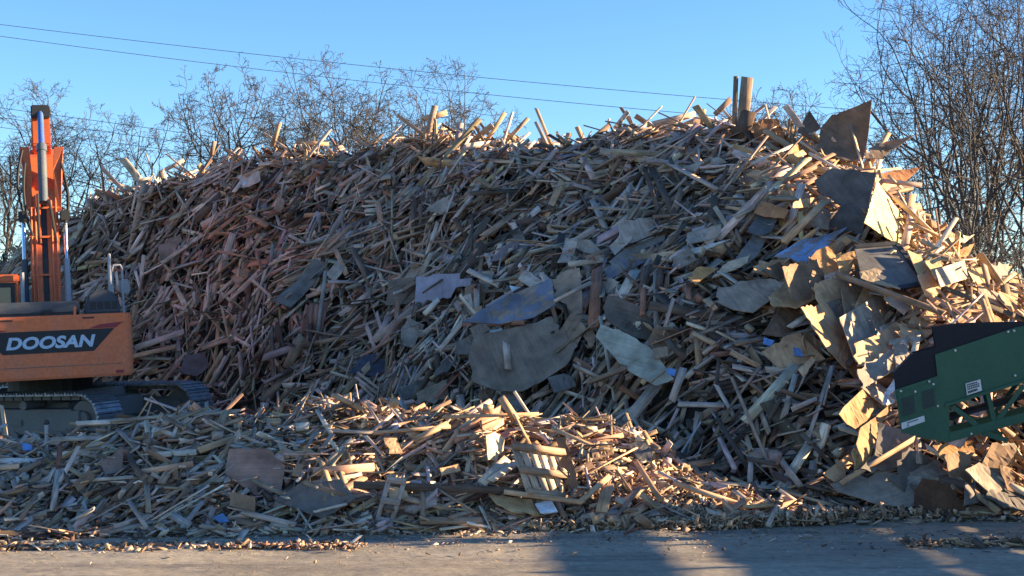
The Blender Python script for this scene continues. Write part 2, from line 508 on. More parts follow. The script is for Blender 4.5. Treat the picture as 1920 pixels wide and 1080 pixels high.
# keep the ground the excavator stands on clear of boards that would pierce it
EX = np.array([-8.20, 24.8])
r2 = np.hypot(D['c'][:, 0] - EX[0], D['c'][:, 1] - EX[1])
keep = ~((r2 < 3.0) & (D['c'][:, 2] < 2.6))
D = {k: v[keep] for k, v in D.items()}

def inpoly(px, py, poly):
    ins = np.zeros(len(px), bool); n_ = len(poly)
    for i in range(n_):
        x1, y1 = poly[i]; x2, y2 = poly[(i + 1) % n_]
        cond = (y1 > py) != (y2 > py)
        xi = (x2 - x1) * (py - y1) / (y2 - y1 + 1e-12) + x1
        ins ^= cond & (px < xi)
    return ins
# ------------------------------------------------------------------ hand placed sheets and boards
BOARDS = []       # (object, centre px, centre py)
SHEETPOLY = []    # for thinning random boards in front of sheets
MARKS = []        # landmark phrases for labels
VIEWN = np.array([0, -1, 0.0])

def poly_area(p):
    x, y = p[:, 0], p[:, 1]
    return abs((x * np.roll(y, -1) - np.roll(x, -1) * y).sum()) / 2

def sheet(name, label, cat, pts, col, n=(0, -.8, .6), off=.22, d=None, mat='ply', jag=.02, bend=.05, th=.014, mark=None, group=None, thin=.9, parent=None, seed=None):
    col = np.minimum(np.array(col) * 1.6 * np.array([1.06, .98, .88]), .72)
    pts = np.array(pts, float)
    g = np.random.default_rng(int(pts.sum()) if seed is None else seed)
    cx, cy = pts.mean(0)
    o = hit(cx, cy, off, d)
    n = nrm(np.array(n, float))
    if n @ (o - CAM) > 0: n = -n
    def onplane(px, py):
        r = ray(px, py)
        k = ((o - CAM) @ n) / (r @ n)
        return CAM + r * k
    W3 = np.array([onplane(*p) for p in pts])
    # ragged outline
    ax1 = nrm(W3[1] - W3[0]); ax2 = np.cross(n, ax1)
    q = np.stack([(W3 - o) @ ax1, (W3 - o) @ ax2], -1)
    out = []
    for i in range(len(q)):
        a, b = q[i], q[(i + 1) % len(q)]
        l = np.linalg.norm(b - a); m_ = max(1, int(l / .07)) if jag > 0 else 1
        nv = np.array([-(b - a)[1], (b - a)[0]]) / max(l, 1e-6)
        rough_edge = g.random() < .38; bite = g.choice([0, 0, 1]) * min(l * .08, .06) * (jag > .009)
        for j in range(m_):
            p = a + (b - a) * j / m_
            if j and rough_edge: p = p + nv * (g.normal(0, jag) + bite * math.sin(math.pi * j / m_) ** 2 * math.sin(j * 1.9 + i))
            out.append(p)
    q = np.array(out)
    ext = np.ptp(q, 0).max()
    bm = bmesh.new()
    vs = [bm.verts.new((p[0], p[1], 0)) for p in q]
    f = bm.faces.new(vs)
    bmesh.ops.triangulate(bm, faces=[f])
    for _ in range(2):
        bmesh.ops.subdivide_edges(bm, edges=[e for e in bm.edges if e.calc_length() > ext * .14 and len(e.link_faces) == 2], cuts=1)
        bmesh.ops.triangulate(bm, faces=bm.faces[:])
    if bend:
        ph = g.uniform(0, 6); da = g.uniform(0, math.pi)
        for v in bm.verts:
            u = (v.co.x * math.cos(da) + v.co.y * math.sin(da)) / ext * 2
            v.co.z = bend * (u * u + .35 * math.sin(3 * u + ph)) * ext + .004 * g.normal()
    bmesh.ops.recalc_face_normals(bm, faces=bm.faces)
    uvl = bm.loops.layers.uv.new('UVMap')
    ou = g.random(2) * 30
    sw = g.random() < .5
    for fc in bm.faces:
        for lp in fc.loops:
            uvq = (lp.vert.co.x + ou[0], lp.vert.co.y + ou[1])
            lp[uvl].uv = uvq if not sw else uvq[::-1]
    bmesh.ops.solidify(bm, geom=bm.faces[:], thickness=th)
    bmesh.ops.recalc_face_normals(bm, faces=bm.faces)
    Mx = Matrix((ax1, ax2, n)).transposed().to_4x4()
    me = bpy.data.meshes.new(name)
    bm.to_mesh(me); bm.free()
    me.transform(Mx)
    ca = me.color_attributes.new('col', 'FLOAT_COLOR', 'POINT')
    ca.data.foreach_set('color', np.tile(np.array([*col, 1], np.float32), len(me.vertices)))
    ob = link(name, me, M[mat], parent=parent, loc=o if parent is None else None)
    if parent is not None: ob.location = Vector(o) - parent.location
    if parent is None:
        tag(ob, label, cat, group)
    SHEETPOLY.append((pts, np.linalg.norm(o - CAM), thin))
    if mark: MARKS.append((mark, cx, cy))
    return ob, o, n, onplane

def board(p1, p2, wpx, colname, label, off=.14, d=None, d2=None, th=.028, name='board', cat='board', mark=None, group=None, mul=1.0, flat=None, ragged=.8, thin=.55):
    A = hit(*p1, off, d); Bp = hit(*p2, off, d2 if d2 is not None else d)
    c = (A + Bp) / 2; t = nrm(Bp - A); L_ = np.linalg.norm(Bp - A)
    v = nrm(CAM - c)
    n = flat if flat is not None else v + np.array([0, 0, .35]) + rng.normal(0, .2, 3)
    W_ = wpx * c[1] / F
    col = np.array(PAL[colname]) * mul
    th = min(th, W_ * .8)
    o = plank_obj(name, c, t, np.array(n, float), L_, W_, th, col, M['wood'], ragged=ragged)
    tag(o, label, cat, group)
    a = np.array(p1, float); b = np.array(p2, float)
    nv = np.array([-(b - a)[1], (b - a)[0]]) / max(np.linalg.norm(b - a), 1) * wpx / 2
    SHEETPOLY.append((np.array([a - nv, b - nv, b + nv, a + nv]), np.linalg.norm(c - CAM), thin))
    BOARDS.append(o)
    if mark: MARKS.append((mark, *((a + b) / 2)))
    return o
TAN = (.40, .255, .15); GREYP = (.19, .165, .14); DKG = (.085, .082, .085); BRN = (.15, .10, .065); REDB = (.27, .12, .055); MAUVE = (.265, .235, .275)
RT = (.62, -.62, .5)
def PS(*a, **k): return sheet('plywood_sheet', *a, **k)
# -- upper right of the heap
PS('dark slate grey square sheet with a torn hole facing the yard, high on the heap', 'wood sheet',
   [(1527, 339), (1561, 316), (1643, 324), (1629, 384), (1616, 443), (1548, 425), (1577, 386), (1534, 357)], DKG, (-.25, -.93, .28), .45, None, bend=.02, jag=.008, mark='the dark slate square sheet')
PS('brightly sunlit pale plywood sheet standing on edge beside the dark slate square sheet', 'wood sheet',
   [(1643, 339), (1686, 393), (1720, 443), (1704, 470), (1620, 418)], (.50, .36, .19), (.80, -.52, .30), .45, None, bend=.015, jag=.006, mark='the bright upright plywood')
PS('large curled dark brown sheet with a pointed top corner standing on the crest', 'wood sheet',
   [(1538, 239), (1554, 221), (1593, 209), (1637, 197), (1629, 248), (1618, 302), (1579, 307), (1534, 282)], (.12, .09, .068), (-.3, -.9, .25), .3, 24.9, bend=.13, jag=.02, mark='the curled brown crest sheet')
PS('dark triangular sheet corner poking up at the crest beside the curled brown sheet', 'wood sheet',
   [(1494, 246), (1518, 208), (1540, 240), (1520, 255)], (.07, .06, .055), (-.2, -.95, .2), .3, 25.2, bend=.04, jag=.01)
PS('reddish brown broken panel standing behind the tilted boards on the crest', 'wood sheet',
   [(1411, 232), (1430, 224), (1461, 225), (1472, 264), (1450, 278), (1416, 274)], (.19, .095, .05), (.1, -.95, .2), .3, 25.6, bend=.06, jag=.015, mark='the reddish crest panel')
PS('rust red splintered sheet jutting right from the heap above the sunlit plywood', 'wood sheet',
   [(1645, 330), (1680, 320), (1726, 316), (1697, 341), (1660, 345)], REDB, (.2, -.75, .6), .3, 24.2, bend=.08, jag=.02, mark='the rust red jutting sheet')
PS('small rusty brown sheet corner jutting out just under the rust red sheet', 'wood sheet',
   [(1650, 345), (1680, 345), (1710, 353), (1679, 363)], (.30, .15, .06), (.3, -.75, .6), .3, 24.15, bend=.06, jag=.02)
PS('brown splinter sheet pointing right at the crest like a broken wing', 'wood sheet',
   [(1618, 305), (1642, 268), (1675, 262), (1712, 262), (1672, 279), (1655, 300)], (.15, .11, .08), (-.1, -.8, .5), .3, 24.5, bend=.1, jag=.02)
PS('sheet with peeling bright blue film lying on the right part of the slope', 'wood sheet',
   [(1452, 488), (1507, 447), (1588, 432), (1561, 452), (1516, 493)], (.16, .15, .17), (-.15, -.6, .78), .35, mat='paleblue', bend=.05, jag=.012, mark='the blue filmed sheet')
PS('orange brown splintered plywood block end below the blue filmed sheet', 'wood sheet',
   [(1511, 493), (1530, 470), (1561, 456), (1573, 506), (1560, 533), (1525, 534)], (.35, .20, .10), (.4, -.85, .3), .4, bend=.07, jag=.03)
PS('small ragged tan plywood piece between the blue filmed sheet and the framed panel', 'wood sheet',
   [(1566, 478), (1604, 471), (1611, 518), (1575, 522)], (.36, .23, .12), (.3, -.9, .3), .4, jag=.03)
fp, fo, fn, fpl = sheet('framed_panel', 'grey framed panel like an old door lying tilted on the right slope', 'framed panel',
   [(1602, 466), (1681, 459), (1730, 532), (1686, 540), (1640, 520), (1612, 508)], (.105, .105, .11), (.15, -.62, .75), .5, bend=.0, jag=.0, mark='the grey framed panel')
fr = MB()
def bar3(mb, a, b, wd, hgt, n):
    t = nrm(b - a); s_ = np.cross(t, n) * wd / 2; nn_ = np.asarray(n) * hgt
    mb.prism([a - s_, a + s_, b + s_, b - s_], nn_)
cs = [fpl(*p) - fo + fn * .002 for p in [(1602, 465), (1681, 458), (1733, 533), (1686, 541)]]
for i in range(3): bar3(fr, cs[i], cs[i + 1], .085, .03, fn)
fr.build('frame', M['black'], fp, bevel=.004)
PS('tan torn plywood strip lying across the lower half of the framed panel', 'wood sheet',
   [(1610, 512), (1640, 505), (1683, 522), (1686, 547), (1650, 535), (1614, 522)], (.25, .20, .145), (.2, -.65, .7), .62, jag=.02)
PS('greyish torn sheet with a patch of blue film at the right shoulder', 'wood sheet',
   [(1346, 540), (1390, 530), (1443, 527), (1476, 540), (1440, 570), (1412, 588), (1375, 582), (1343, 570)], (.24, .19, .15), (-.05, -.6, .8), .35, mat='ply', jag=.03, mark='the torn greyish sheet')
PS('tan delaminated sheet lying just above the long sunlit plywood board', 'wood sheet',
   [(1440, 560), (1476, 530), (1530, 532), (1572, 536), (1545, 555), (1500, 578), (1450, 580)], (.40, .265, .155), (.15, -.6, .78), .42, jag=.03)
PS('long wide sunlit tan plywood strip sliding down the right flank', 'wood sheet',
   [(1497, 579), (1550, 568), (1591, 634), (1622, 634), (1659, 686), (1614, 719), (1554, 657)], (.34, .215, .125), (.66, -.55, .5), .6, bend=.02, jag=.012, mark='the long sunlit plywood strip')
PS('dark narrow plywood strip lying along the right edge of the sunlit plywood strip', 'wood sheet',
   [(1552, 566), (1572, 562), (1626, 633), (1594, 637)], (.12, .105, .09), (.3, -.7, .62), .52, jag=.01)
PS('orange tan torn plywood sheet with a small white tag near the conveyor', 'wood sheet',
   [(1620, 725), (1648, 746), (1630, 780), (1608, 809), (1584, 797), (1563, 780)], (.30, .18, .095), (.66, -.65, .4), .45, jag=.02, mark='the tagged orange plywood')
PS('ragged tan plywood piece hanging below the tagged orange plywood', 'wood sheet',
   [(1612, 803), (1640, 783), (1662, 760), (1655, 800), (1632, 842), (1610, 870), (1600, 835)], (.28, .175, .095), (.6, -.7, .4), .35, jag=.03)
PS('narrow tan plywood offcut standing above the bottom grey sheet', 'wood sheet',
   [(1600, 840), (1634, 845), (1630, 870), (1598, 884)], (.36, .25, .13), (.3, -.85, .4), .3, jag=.02)
sheet('plastic_film', 'pale blue plastic film crumpled beside the left end of the conveyor', 'plastic',
   [(1675, 712), (1678, 755), (1651, 762), (1660, 735)], (.5, .55, .6), (.2, -.8, .5), .3, mat='ply', jag=.01, bend=.1)
PS('dark grey curled sheet under the lower left corner of the conveyor', 'wood sheet',
   [(1649, 790), (1685, 806), (1713, 825), (1706, 867), (1655, 885), (1608, 889), (1640, 850)], (.13, .12, .11), (.1, -.75, .65), .3, jag=.02, bend=.08, mark='the dark sheet under the conveyor')
PS('big flat grey torn sheet at the very bottom of the heap, right side', 'wood sheet',
   [(1556, 912), (1600, 895), (1659, 887), (1728, 900), (1712, 953), (1647, 950), (1610, 938), (1569, 926)], (.20, .175, .15), (-.1, -.62, .78), .25, jag=.03, bend=.05, mark='the bottom grey sheet')
PS('dark rusty brown curled sheet with jagged top lying at the foot of the heap', 'wood sheet',
   [(1706, 957), (1716, 920), (1729, 898), (1760, 905), (1789, 922), (1808, 945), (1800, 966), (1750, 962)], (.085, .045, .028), (.1, -.85, .5), .35, jag=.035, bend=.12, mark='the dark rusty curled sheet')
PS('tan splintered sheet top showing above the dark rusty curled sheet', 'wood sheet',
   [(1733, 900), (1765, 896), (1790, 915), (1785, 925), (1760, 908)], (.38, .28, .15), (.1, -.7, .7), .3, jag=.02)
PS('light grey wide sheet leaning on the scrap below the conveyor frame', 'wood sheet',
   [(1902, 832), (1900, 856), (1861, 902), (1838, 887), (1863, 842), (1880, 832)], (.27, .25, .21), (.3, -.75, .6), .3, jag=.015, mark='the light grey leaning sheet')
PS('curved orange tan sheet directly under the conveyor side panel', 'wood sheet',
   [(1748, 836), (1785, 828), (1820, 829), (1829, 848), (1793, 884), (1758, 862)], (.36, .20, .095), (.25, -.75, .6), .3, jag=.02, bend=.12)
PS('small dark grey sheet beside the light grey leaning sheet', 'wood sheet',
   [(1826, 880), (1856, 838), (1868, 845), (1838, 890)], (.12, .115, .11), (.2, -.75, .6), .25, jag=.01)
# -- middle of the slope
PS('brown half of a board with a torn sticker left of the mauve sheet', 'wood sheet',
   [(730, 524), (781, 519), (778, 568), (723, 573)], (.15, .115, .09), (-.05, -.85, .5), .35, jag=.006, bend=.01, mark='the brown half sheet')
PS('mauve painted board with a ragged right end in the middle of the slope', 'wood sheet',
   [(781, 520), (830, 515), (863, 513), (862, 524), (886, 522), (882, 536), (855, 540), (846, 559), (778, 569)], MAUVE, (-.05, -.85, .5), .37, mat='purpleply', jag=.015, bend=.015, mark='the mauve sheet')
PS('large curved sheet with worn blue paint in the centre of the slope', 'wood sheet',
   [(868, 606), (900, 584), (955, 556), (1034, 524), (1042, 574), (1000, 598), (940, 610)], (.20, .16, .13), (-.15, -.7, .68), .5, mat='blueply', jag=.015, bend=.06, mark='the large blue painted sheet')
PS('pale brown curling plywood end above the folded tan flaps in the centre', 'wood sheet',
   [(1034, 524), (1060, 508), (1086, 505), (1090, 545), (1092, 588), (1076, 590), (1062, 570), (1042, 560)], (.23, .18, .14), (.1, -.85, .5), .5, jag=.02, bend=.09)
PS('very large bowed grey brown plywood sheet below the blue painted one', 'wood sheet',
   [(890, 640), (972, 612), (1035, 592), (1052, 625), (1084, 658), (1063, 694), (1020, 718), (980, 735), (930, 730), (885, 718), (880, 677)], (.155, .125, .10), (-.05, -.8, .6), .42, jag=.012, bend=.07, mark='the very large bowed sheet')
PS('folded tan plywood flap hanging beside the bowed sheet, upper of two flaps', 'wood sheet',
   [(1043, 630), (1070, 588), (1090, 597), (1076, 625), (1058, 648)], (.21, .155, .11), (.1, -.85, .5), .55, jag=.01)
PS('folded tan plywood flap hanging beside the bowed sheet, lower of two flaps', 'wood sheet',
   [(1060, 645), (1088, 605), (1098, 617), (1073, 664)], (.23, .17, .12), (.15, -.85, .5), .52, jag=.01)
PS('dark rounded sheet with a chipped rim right of the centre', 'wood sheet',
   [(1130, 577), (1140, 554), (1165, 560), (1200, 576), (1226, 607), (1217, 640), (1190, 636), (1150, 612), (1134, 595)], (.105, .09, .078), (0, -.85, .5), .45, jag=.02, bend=.05, mark='the dark rounded sheet')
PS('pale greenish grey warped sheet shaped like a tongue, right of centre', 'wood sheet',
   [(1117, 633), (1127, 613), (1160, 622), (1195, 640), (1228, 664), (1264, 713), (1230, 724), (1185, 700), (1147, 665)], (.25, .26, .22), (-.1, -.75, .65), .45, jag=.012, bend=.06, mark='the pale green tongue sheet')
PS('small brown sheet corner between the pale green tongue sheet and the dark scrap', 'wood sheet',
   [(1223, 655), (1250, 650), (1253, 668), (1228, 676)], (.22, .17, .13), (0, -.85, .5), .35, jag=.01)
PS('dark bluish round edged sheet lying above the low front heap', 'wood sheet',
   [(680, 668), (700, 664), (723, 677), (726, 694), (700, 709), (676, 700), (655, 702)], (.05, .055, .075), (0, -.7, .7), .3, jag=.012, mark='the dark bluish sheet')
PS('grey upright sheet just behind the crest of the sunlit front heap', 'wood sheet',
   [(940, 722), (973, 713), (979, 768), (937, 770)], (.15, .14, .135), (0, -.9, .4), .3, jag=.008, mark='the grey upright sheet')
PS('dull brown sheet with a straight top standing behind the front heap crest', 'wood sheet',
   [(780, 737), (838, 712), (842, 748), (778, 758)], (.17, .14, .11), (-.1, -.85, .5), .3, jag=.01)
PS('worn blue grey plank like strip high right of the large blue painted sheet', 'wood sheet',
   [(1134, 508), (1180, 482), (1212, 474), (1215, 487), (1175, 508), (1138, 528)], (.18, .17, .16), (-.1, -.7, .7), .4, mat='blueply', jag=.012)
PS('grey ragged strip running up the slope above the worn blue strip', 'wood sheet',
   [(1142, 492), (1180, 462), (1248, 440), (1246, 452), (1195, 474), (1150, 500)], (.16, .155, .15), (-.1, -.7, .7), .4, jag=.015)
PS('purplish brown pointed sheet piece in the middle of the upper slope', 'wood sheet',
   [(918, 491), (944, 461), (980, 449), (962, 470), (940, 488)], (.14, .11, .115), (-.1, -.75, .65), .3, jag=.012, mark='the purplish pointed piece')
PS('dark grooved panel sloping up to the right on the left slope', 'wood sheet',
   [(514, 570), (590, 490), (616, 500), (547, 582)], (.10, .105, .10), (-.1, -.75, .65), .35, jag=.006, mark='the dark grooved panel')
PS('dark grey flat sheet piece below the grooved panel at the heap foot', 'wood sheet',
   [(345, 668), (385, 662), (392, 690), (370, 706), (338, 702)], (.08, .075, .075), (0, -.75, .65), .3, jag=.02)
PS('greyish brown broad sheet piece in the upper left slope', 'wood sheet',
   [(296, 462), (338, 440), (342, 452), (318, 482), (300, 490)], (.17, .13, .10), (-.1, -.75, .65), .3, jag=.015, mark='the broad upper left piece')
PS('dark weathered sheet lying flat just left of the blue filmed sheet', 'wood sheet',
   [(1400, 440), (1420, 402), (1462, 396), (1452, 424), (1430, 445)], (.085, .085, .09), (-.1, -.6, .8), .3, jag=.015, mark='the dark weathered sheet')
PS('dark grey board sheet sliding down left of the blue filmed sheet', 'wood sheet',
   [(1372, 500), (1418, 432), (1448, 428), (1420, 482), (1395, 508)], (.12, .12, .12), (-.15, -.65, .75), .35, jag=.012)
PS('pale wedge shaped splinter sheet left of the right shoulder', 'wood sheet',
   [(1240, 486), (1300, 464), (1370, 449), (1320, 470), (1250, 488)], (.40, .37, .33), (-.1, -.6, .75), .4, jag=.004, bend=.02, mark='the pale wedge splinter')
PS('tan wedge of plywood lying on the right shoulder above the torn sheet', 'wood sheet',
   [(1334, 522), (1365, 492), (1406, 480), (1402, 494), (1350, 518)], (.36, .285, .205), (0, -.6, .8), .4, jag=.01)
PS('orange split wood slab at the edge of the right shoulder', 'wood sheet',
   [(1290, 520), (1315, 500), (1345, 505), (1320, 522), (1305, 534)], (.36, .21, .09), (.2, -.7, .65), .35, jag=.02)
# -- right flank in the sun
for i_, (pp, lb) in enumerate([([(1780, 505), (1830, 500), (1868, 520), (1840, 533), (1800, 530)], 'sunlit pale square plywood piece on the far right flank'),
      ([(1735, 490), (1760, 484), (1778, 520), (1752, 528)], 'bundle like slatted pallet piece upright on the right flank'),
      ([(1770, 446), (1826, 442), (1808, 456), (1778, 456)], 'pale grey flat plywood piece at the top of the right flank'),
      ([(1700, 470), (1725, 480), (1740, 510), (1722, 515)], 'sunlit board offcut just right of the framed panel'),
      ([(1795, 470), (1826, 458), (1815, 480), (1798, 484)], 'rusty tan curled sheet piece on the right flank crest')]):
    PS(lb, 'wood sheet', pp, [(.46, .34, .19), (.42, .30, .16), (.33, .29, .22), (.42, .29, .15), (.36, .19, .085)][i_], (.4, -.6, .7), .3, jag=.015, bend=.04)
# -- front heap
PS('reddish brown plywood square leaning in the shaded front heap', 'wood sheet',
   [(430, 843), (504, 842), (534, 874), (527, 922), (480, 930), (422, 888)], (.20, .135, .115), (0, -.9, .45), .2, jag=.008, mark='the reddish plywood square')
PS('grey brown triangular sheet piece in the shaded front heap', 'wood sheet',
   [(187, 866), (232, 840), (230, 884), (198, 892)], (.15, .12, .11), (.05, -.9, .45), .2, jag=.008, mark='the grey triangular piece')
PS('dark wide plywood panel lying flat near the ground in the front heap', 'wood sheet',
   [(513, 937), (567, 909), (640, 902), (668, 934), (603, 976), (545, 950)], (.115, .10, .092), (-.05, -.7, .75), .22, jag=.008, mark='the dark wide panel')
sheet('metal_sheet', 'bent blue grey metal sheet at the left edge of the low heap', 'metal sheet',
   [(-14, 812), (4, 803), (20, 791), (29, 820), (10, 838), (-14, 842)], (.20, .24, .28), (.1, -.9, .4), .25, jag=.004, bend=.06, mark='the bent metal sheet')
sheet('plastic_sheet', 'small torn bright blue plastic sheet low in the shaded front heap', 'plastic',
   [(400, 973), (418, 963), (424, 970), (431, 980), (412, 981)], (.08, .16, .34), (0, -.8, .6), .2, mat='purpleply', jag=.01, bend=.08, mark='the torn blue plastic')
PS('glaring sunlit pale square offcut in the middle of the front heap', 'wood sheet',
   [(909, 818), (926, 810), (944, 824), (942, 845), (926, 867), (913, 863)], (.46, .35, .23), (.85, -.5, .25), .35, jag=.01, bend=.02, mark='the glaring pale offcut')
PS('dark brown wide board sheet standing right behind the pallet', 'wood sheet',
   [(1040, 822), (1062, 820), (1092, 932), (1080, 938)], (.12, .08, .055), (-.1, -.95, .3), .3, jag=.01)
PS('tan sheet half buried at the foot of the sunlit front heap', 'wood sheet',
   [(916, 927), (996, 938), (1012, 966), (960, 962), (930, 945)], (.33, .23, .125), (.1, -.6, .8), .2, jag=.015, mark='the half buried tan sheet')
sheet('plastic_sheet', 'flat white plastic sheet lying on the half buried tan sheet', 'plastic',
   [(1003, 946), (1034, 940), (1046, 961), (1014, 964)], (.55, .58, .62), (.05, -.5, .85), .26, mat='ply', jag=.004, bend=.02)
PS('dark slab lying at the right end of the sunlit front heap', 'wood sheet',
   [(1178, 835), (1196, 828), (1226, 845), (1222, 872), (1196, 862)], (.07, .07, .075), (.1, -.85, .5), .2, jag=.015)
PS('blackened curved strip running down behind the right end of front heap', 'wood sheet',
   [(1240, 835), (1300, 858), (1360, 895), (1425, 925), (1380, 915), (1310, 878)], (.06, .052, .045), (0, -.85, .5), .3, jag=.008, bend=.02)
for pp, lb in [([(1486, 652), (1500, 655), (1506, 670), (1490, 668)], 'scrap of blue plastic in the dark hollow, the larger one'),
               ([(1432, 634), (1452, 640), (1446, 650), (1430, 646)], 'scrap of blue plastic in the dark hollow, the dimmer left one'),
               ([(1251, 690), (1268, 694), (1264, 706), (1252, 702)], 'scrap of blue plastic beside the tip of the green tongue sheet'),
               ([(955, 536), (976, 540), (960, 548)], 'small light blue plastic scrap above the large blue painted sheet'),
               ([(918, 620), (942, 616), (940, 632), (922, 630)], 'torn pale blue plastic scrap on the bowed sheet'),
               ([(453, 338), (472, 346), (470, 354), (455, 348)], 'pale blue plastic scrap high on the left slope'),
               ([(43, 832), (62, 832), (60, 845), (43, 846)], 'small blue plastic box lid in the front heap under the excavator')]:
    sheet('plastic_scrap', lb, 'plastic', pp, (.10, .22, .50) if 'pale' not in lb and 'light' not in lb else (.35, .45, .58), (0, -.85, .5), .42, mat='purpleply', jag=.01, bend=.1, seed=5)

# -- single boards one can pick out in the photograph
def Bd(*a, **k): return board(*a, **k)
Bd((1401, 148), (1389, 262), 21, 'brown', 'thick square brown post standing upright on the crest', d=25.9, th=.16, name='post', cat='post', mark='the thick crest post', ragged=.4)
Bd((1380, 143), (1376, 245), 8, 'brown', 'thin upright plank beside the thick crest post', d=25.95, th=.05)
Bd((1405, 208), (1383, 270), 30, 'dark brown', 'broad dark plank leaning at the foot of the thick crest post', d=25.8)
Bd((1433, 244), (1548, 318), 11, 'tan', 'long tan board sloping down right across the crest panels', d=25.3, d2=24.5, th=.06, mark='the long crest board')
Bd((1470, 455), (1544, 381), 13, 'tan', 'sunlit tan beam tilted up right below the dark slate square sheet', off=.7, th=.07, mark='the sunlit tilted beam', mul=1.15)
Bd((1570, 514), (1765, 586), 11, 'brown', 'very long thin board running down right below the framed panel', off=.75, th=.05, mark='the very long thin board')
Bd((1709, 826), (1577, 906), 9, 'tan', 'long stick slanting up to the conveyor across the dark curled sheet', off=.45, th=.05)
Bd((1795, 898), (1873, 960), 11, 'tan', 'tan plank sliding down beside the dark rusty curled sheet', off=.4)
Bd((1869, 898), (1935, 930), 13, 'pale', 'bright plank below the light grey leaning sheet at the right edge', off=.3)
Bd((1698, 622), (1692, 668), 11, 'pale', 'short pale slat hanging left of the conveyor, left of a pair', off=.4)
Bd((1722, 624), (1714, 662), 11, 'pale', 'short pale slat hanging left of the conveyor, right of a pair', off=.4)
Bd((1721, 822), (1723, 869), 11, 'grey', 'short upright grey slat right under the conveyor corner', off=.3)
Bd((1105, 717), (1173, 690), 8, 'brown', 'round broken stick pointing down left below the green tongue sheet', off=.55, th=.06)
Bd((1120, 505), (1113, 610), 22, 'reddish', 'reddish upright plank right of the large blue painted sheet', off=.4)
Bd((1207, 500), (1205, 590), 11, 'reddish', 'narrow reddish stud upright above the dark rounded sheet', off=.35)
Bd((946, 622), (953, 692), 13, 'grey', 'grey slat lying on the very large bowed sheet', off=.6)
Bd((925, 655), (940, 700), 16, 'brown', 'dull brown offcut lying on the left part of bowed sheet', off=.55)
Bd((1040, 565), (1108, 530), 7, 'grey', 'thin pole lying across the pale brown curling plywood', off=.75, th=.05)
Bd((860, 609), (980, 605), 8, 'reddish', 'reddish batten along the lower edge of the blue painted sheet', off=.62)
Bd((1066, 496), (1132, 487), 10, 'pale', 'pale tan board lying level above the blue painted sheet', off=.35)
Bd((984, 510), (1012, 530), 9, 'pale', 'pale grey short board tilted down right of the mauve sheet', off=.35)
Bd((880, 508), (933, 534), 10, 'pale', 'pale board tilted down just above the mauve sheet end', off=.4)
Bd((1225, 320), (1265, 405), 14, 'dark brown', 'dark long plank leaning steeply in the upper middle slope', off=.35)
Bd((1210, 320), (1240, 410), 8, 'dark brown', 'dark slim plank leaning steeply beside the dark long plank', off=.38)
Bd((1285, 335), (1262, 400), 12, 'brown', 'brown plank leaning the other way beside the dark long plank', off=.35)
Bd((1250, 304), (1345, 355), 10, 'grey', 'grey board sloping down right below the upper crest', off=.3)
Bd((945, 214), (905, 276), 8, 'tan', 'sunlit tan slat tilted up right on the middle crest', d=29.0, mark='the tilted crest slat')
Bd((990, 222), (945, 268), 7, 'tan', 'second sunlit slat crossing up right on the middle crest', d=29.0)
Bd((1006, 205), (1036, 278), 6, 'tan', 'slim pointed stake sticking up from the middle crest', d=28.6)
Bd((1004, 228), (1030, 280), 7, 'grey', 'grey stake leaning beside the slim pointed stake', d=28.55)
Bd((1067, 250), (1056, 284), 10, 'tan', 'short tan stub standing in the dip of the crest', d=28.4)
Bd((1082, 238), (1094, 264), 9, 'tan', 'short tan stub leaning left in the dip of the crest', d=28.4)
Bd((816, 225), (818, 288), 7, 'tan', 'sunlit upright slat on the left hump of the crest', d=29.4)
Bd((796, 240), (797, 300), 6, 'tan', 'slim upright slat left of the sunlit upright slat', d=29.4)
Bd((795, 222), (835, 212), 9, 'tan', 'tan board end jutting right on top of left hump', d=29.6)
Bd((524, 232), (510, 275), 9, 'tan', 'tan board end sticking up on the left crest', d=30.8, mark='the left crest board end')
Bd((402, 265), (396, 292), 8, 'brown', 'small brown stub standing at the far left crest', d=31.4)
Bd((555, 266), (615, 270), 7, 'tan', 'tan slat lying level along the left crest', d=30.6)
Bd((310, 318), (345, 300), 7, 'pale', 'pale splintered board at the far left crest', d=32.2)
Bd((1665, 252), (1625, 320), 9, 'tan', 'sunlit tan slat raised steeply right of the curled brown crest sheet', d=24.4, mul=1.15)
Bd((1648, 275), (1618, 315), 10, 'tan', 'tan split board raised beside the steep sunlit slat', d=24.45)
Bd((1320, 205), (1316, 235), 8, 'tan', 'short brown stub rising left of the thick crest post', d=26.8)
Bd((1340, 215), (1368, 188), 10, 'brown', 'brown plank tilting up toward the thick crest post', d=26.3)
Bd((1230, 232), (1300, 215), 12, 'grey', 'grey plank lying on the right hump of the crest', d=27.3)
Bd((1275, 240), (1310, 225), 14, 'brown', 'brown plank lying on the right hump of the crest', d=27.2)
Bd((595, 770), (620, 812), 8, 'pale', 'pale wedge slat beside the corner of the sunlit front heap', off=.3)
Bd((630, 470), (650, 515), 9, 'tan', 'tan slat tilted down right of the dark grooved panel', off=.3)
Bd((537, 690), (566, 632), 18, 'brown', 'brown broad plank leaning at the mouth of a dark hollow', off=.4)
Bd((449, 660), (455, 725), 8, 'grey', 'grey upright slat in the dark hollow at left foot', off=.35)
Bd((255, 652), (345, 622), 12, 'grey', 'long grey boards end sloping up right of the excavator', off=.3)
Bd((250, 668), (330, 650), 10, 'tan', 'long tan board sloping up right of the excavator counterweight', off=.3)
Bd((385, 715), (415, 665), 9, 'tan', 'tan slat leaning up behind the far track, left of two', off=.3)
Bd((395, 722), (425, 668), 9, 'grey', 'grey slat leaning up behind the far track, right of two', off=.3)
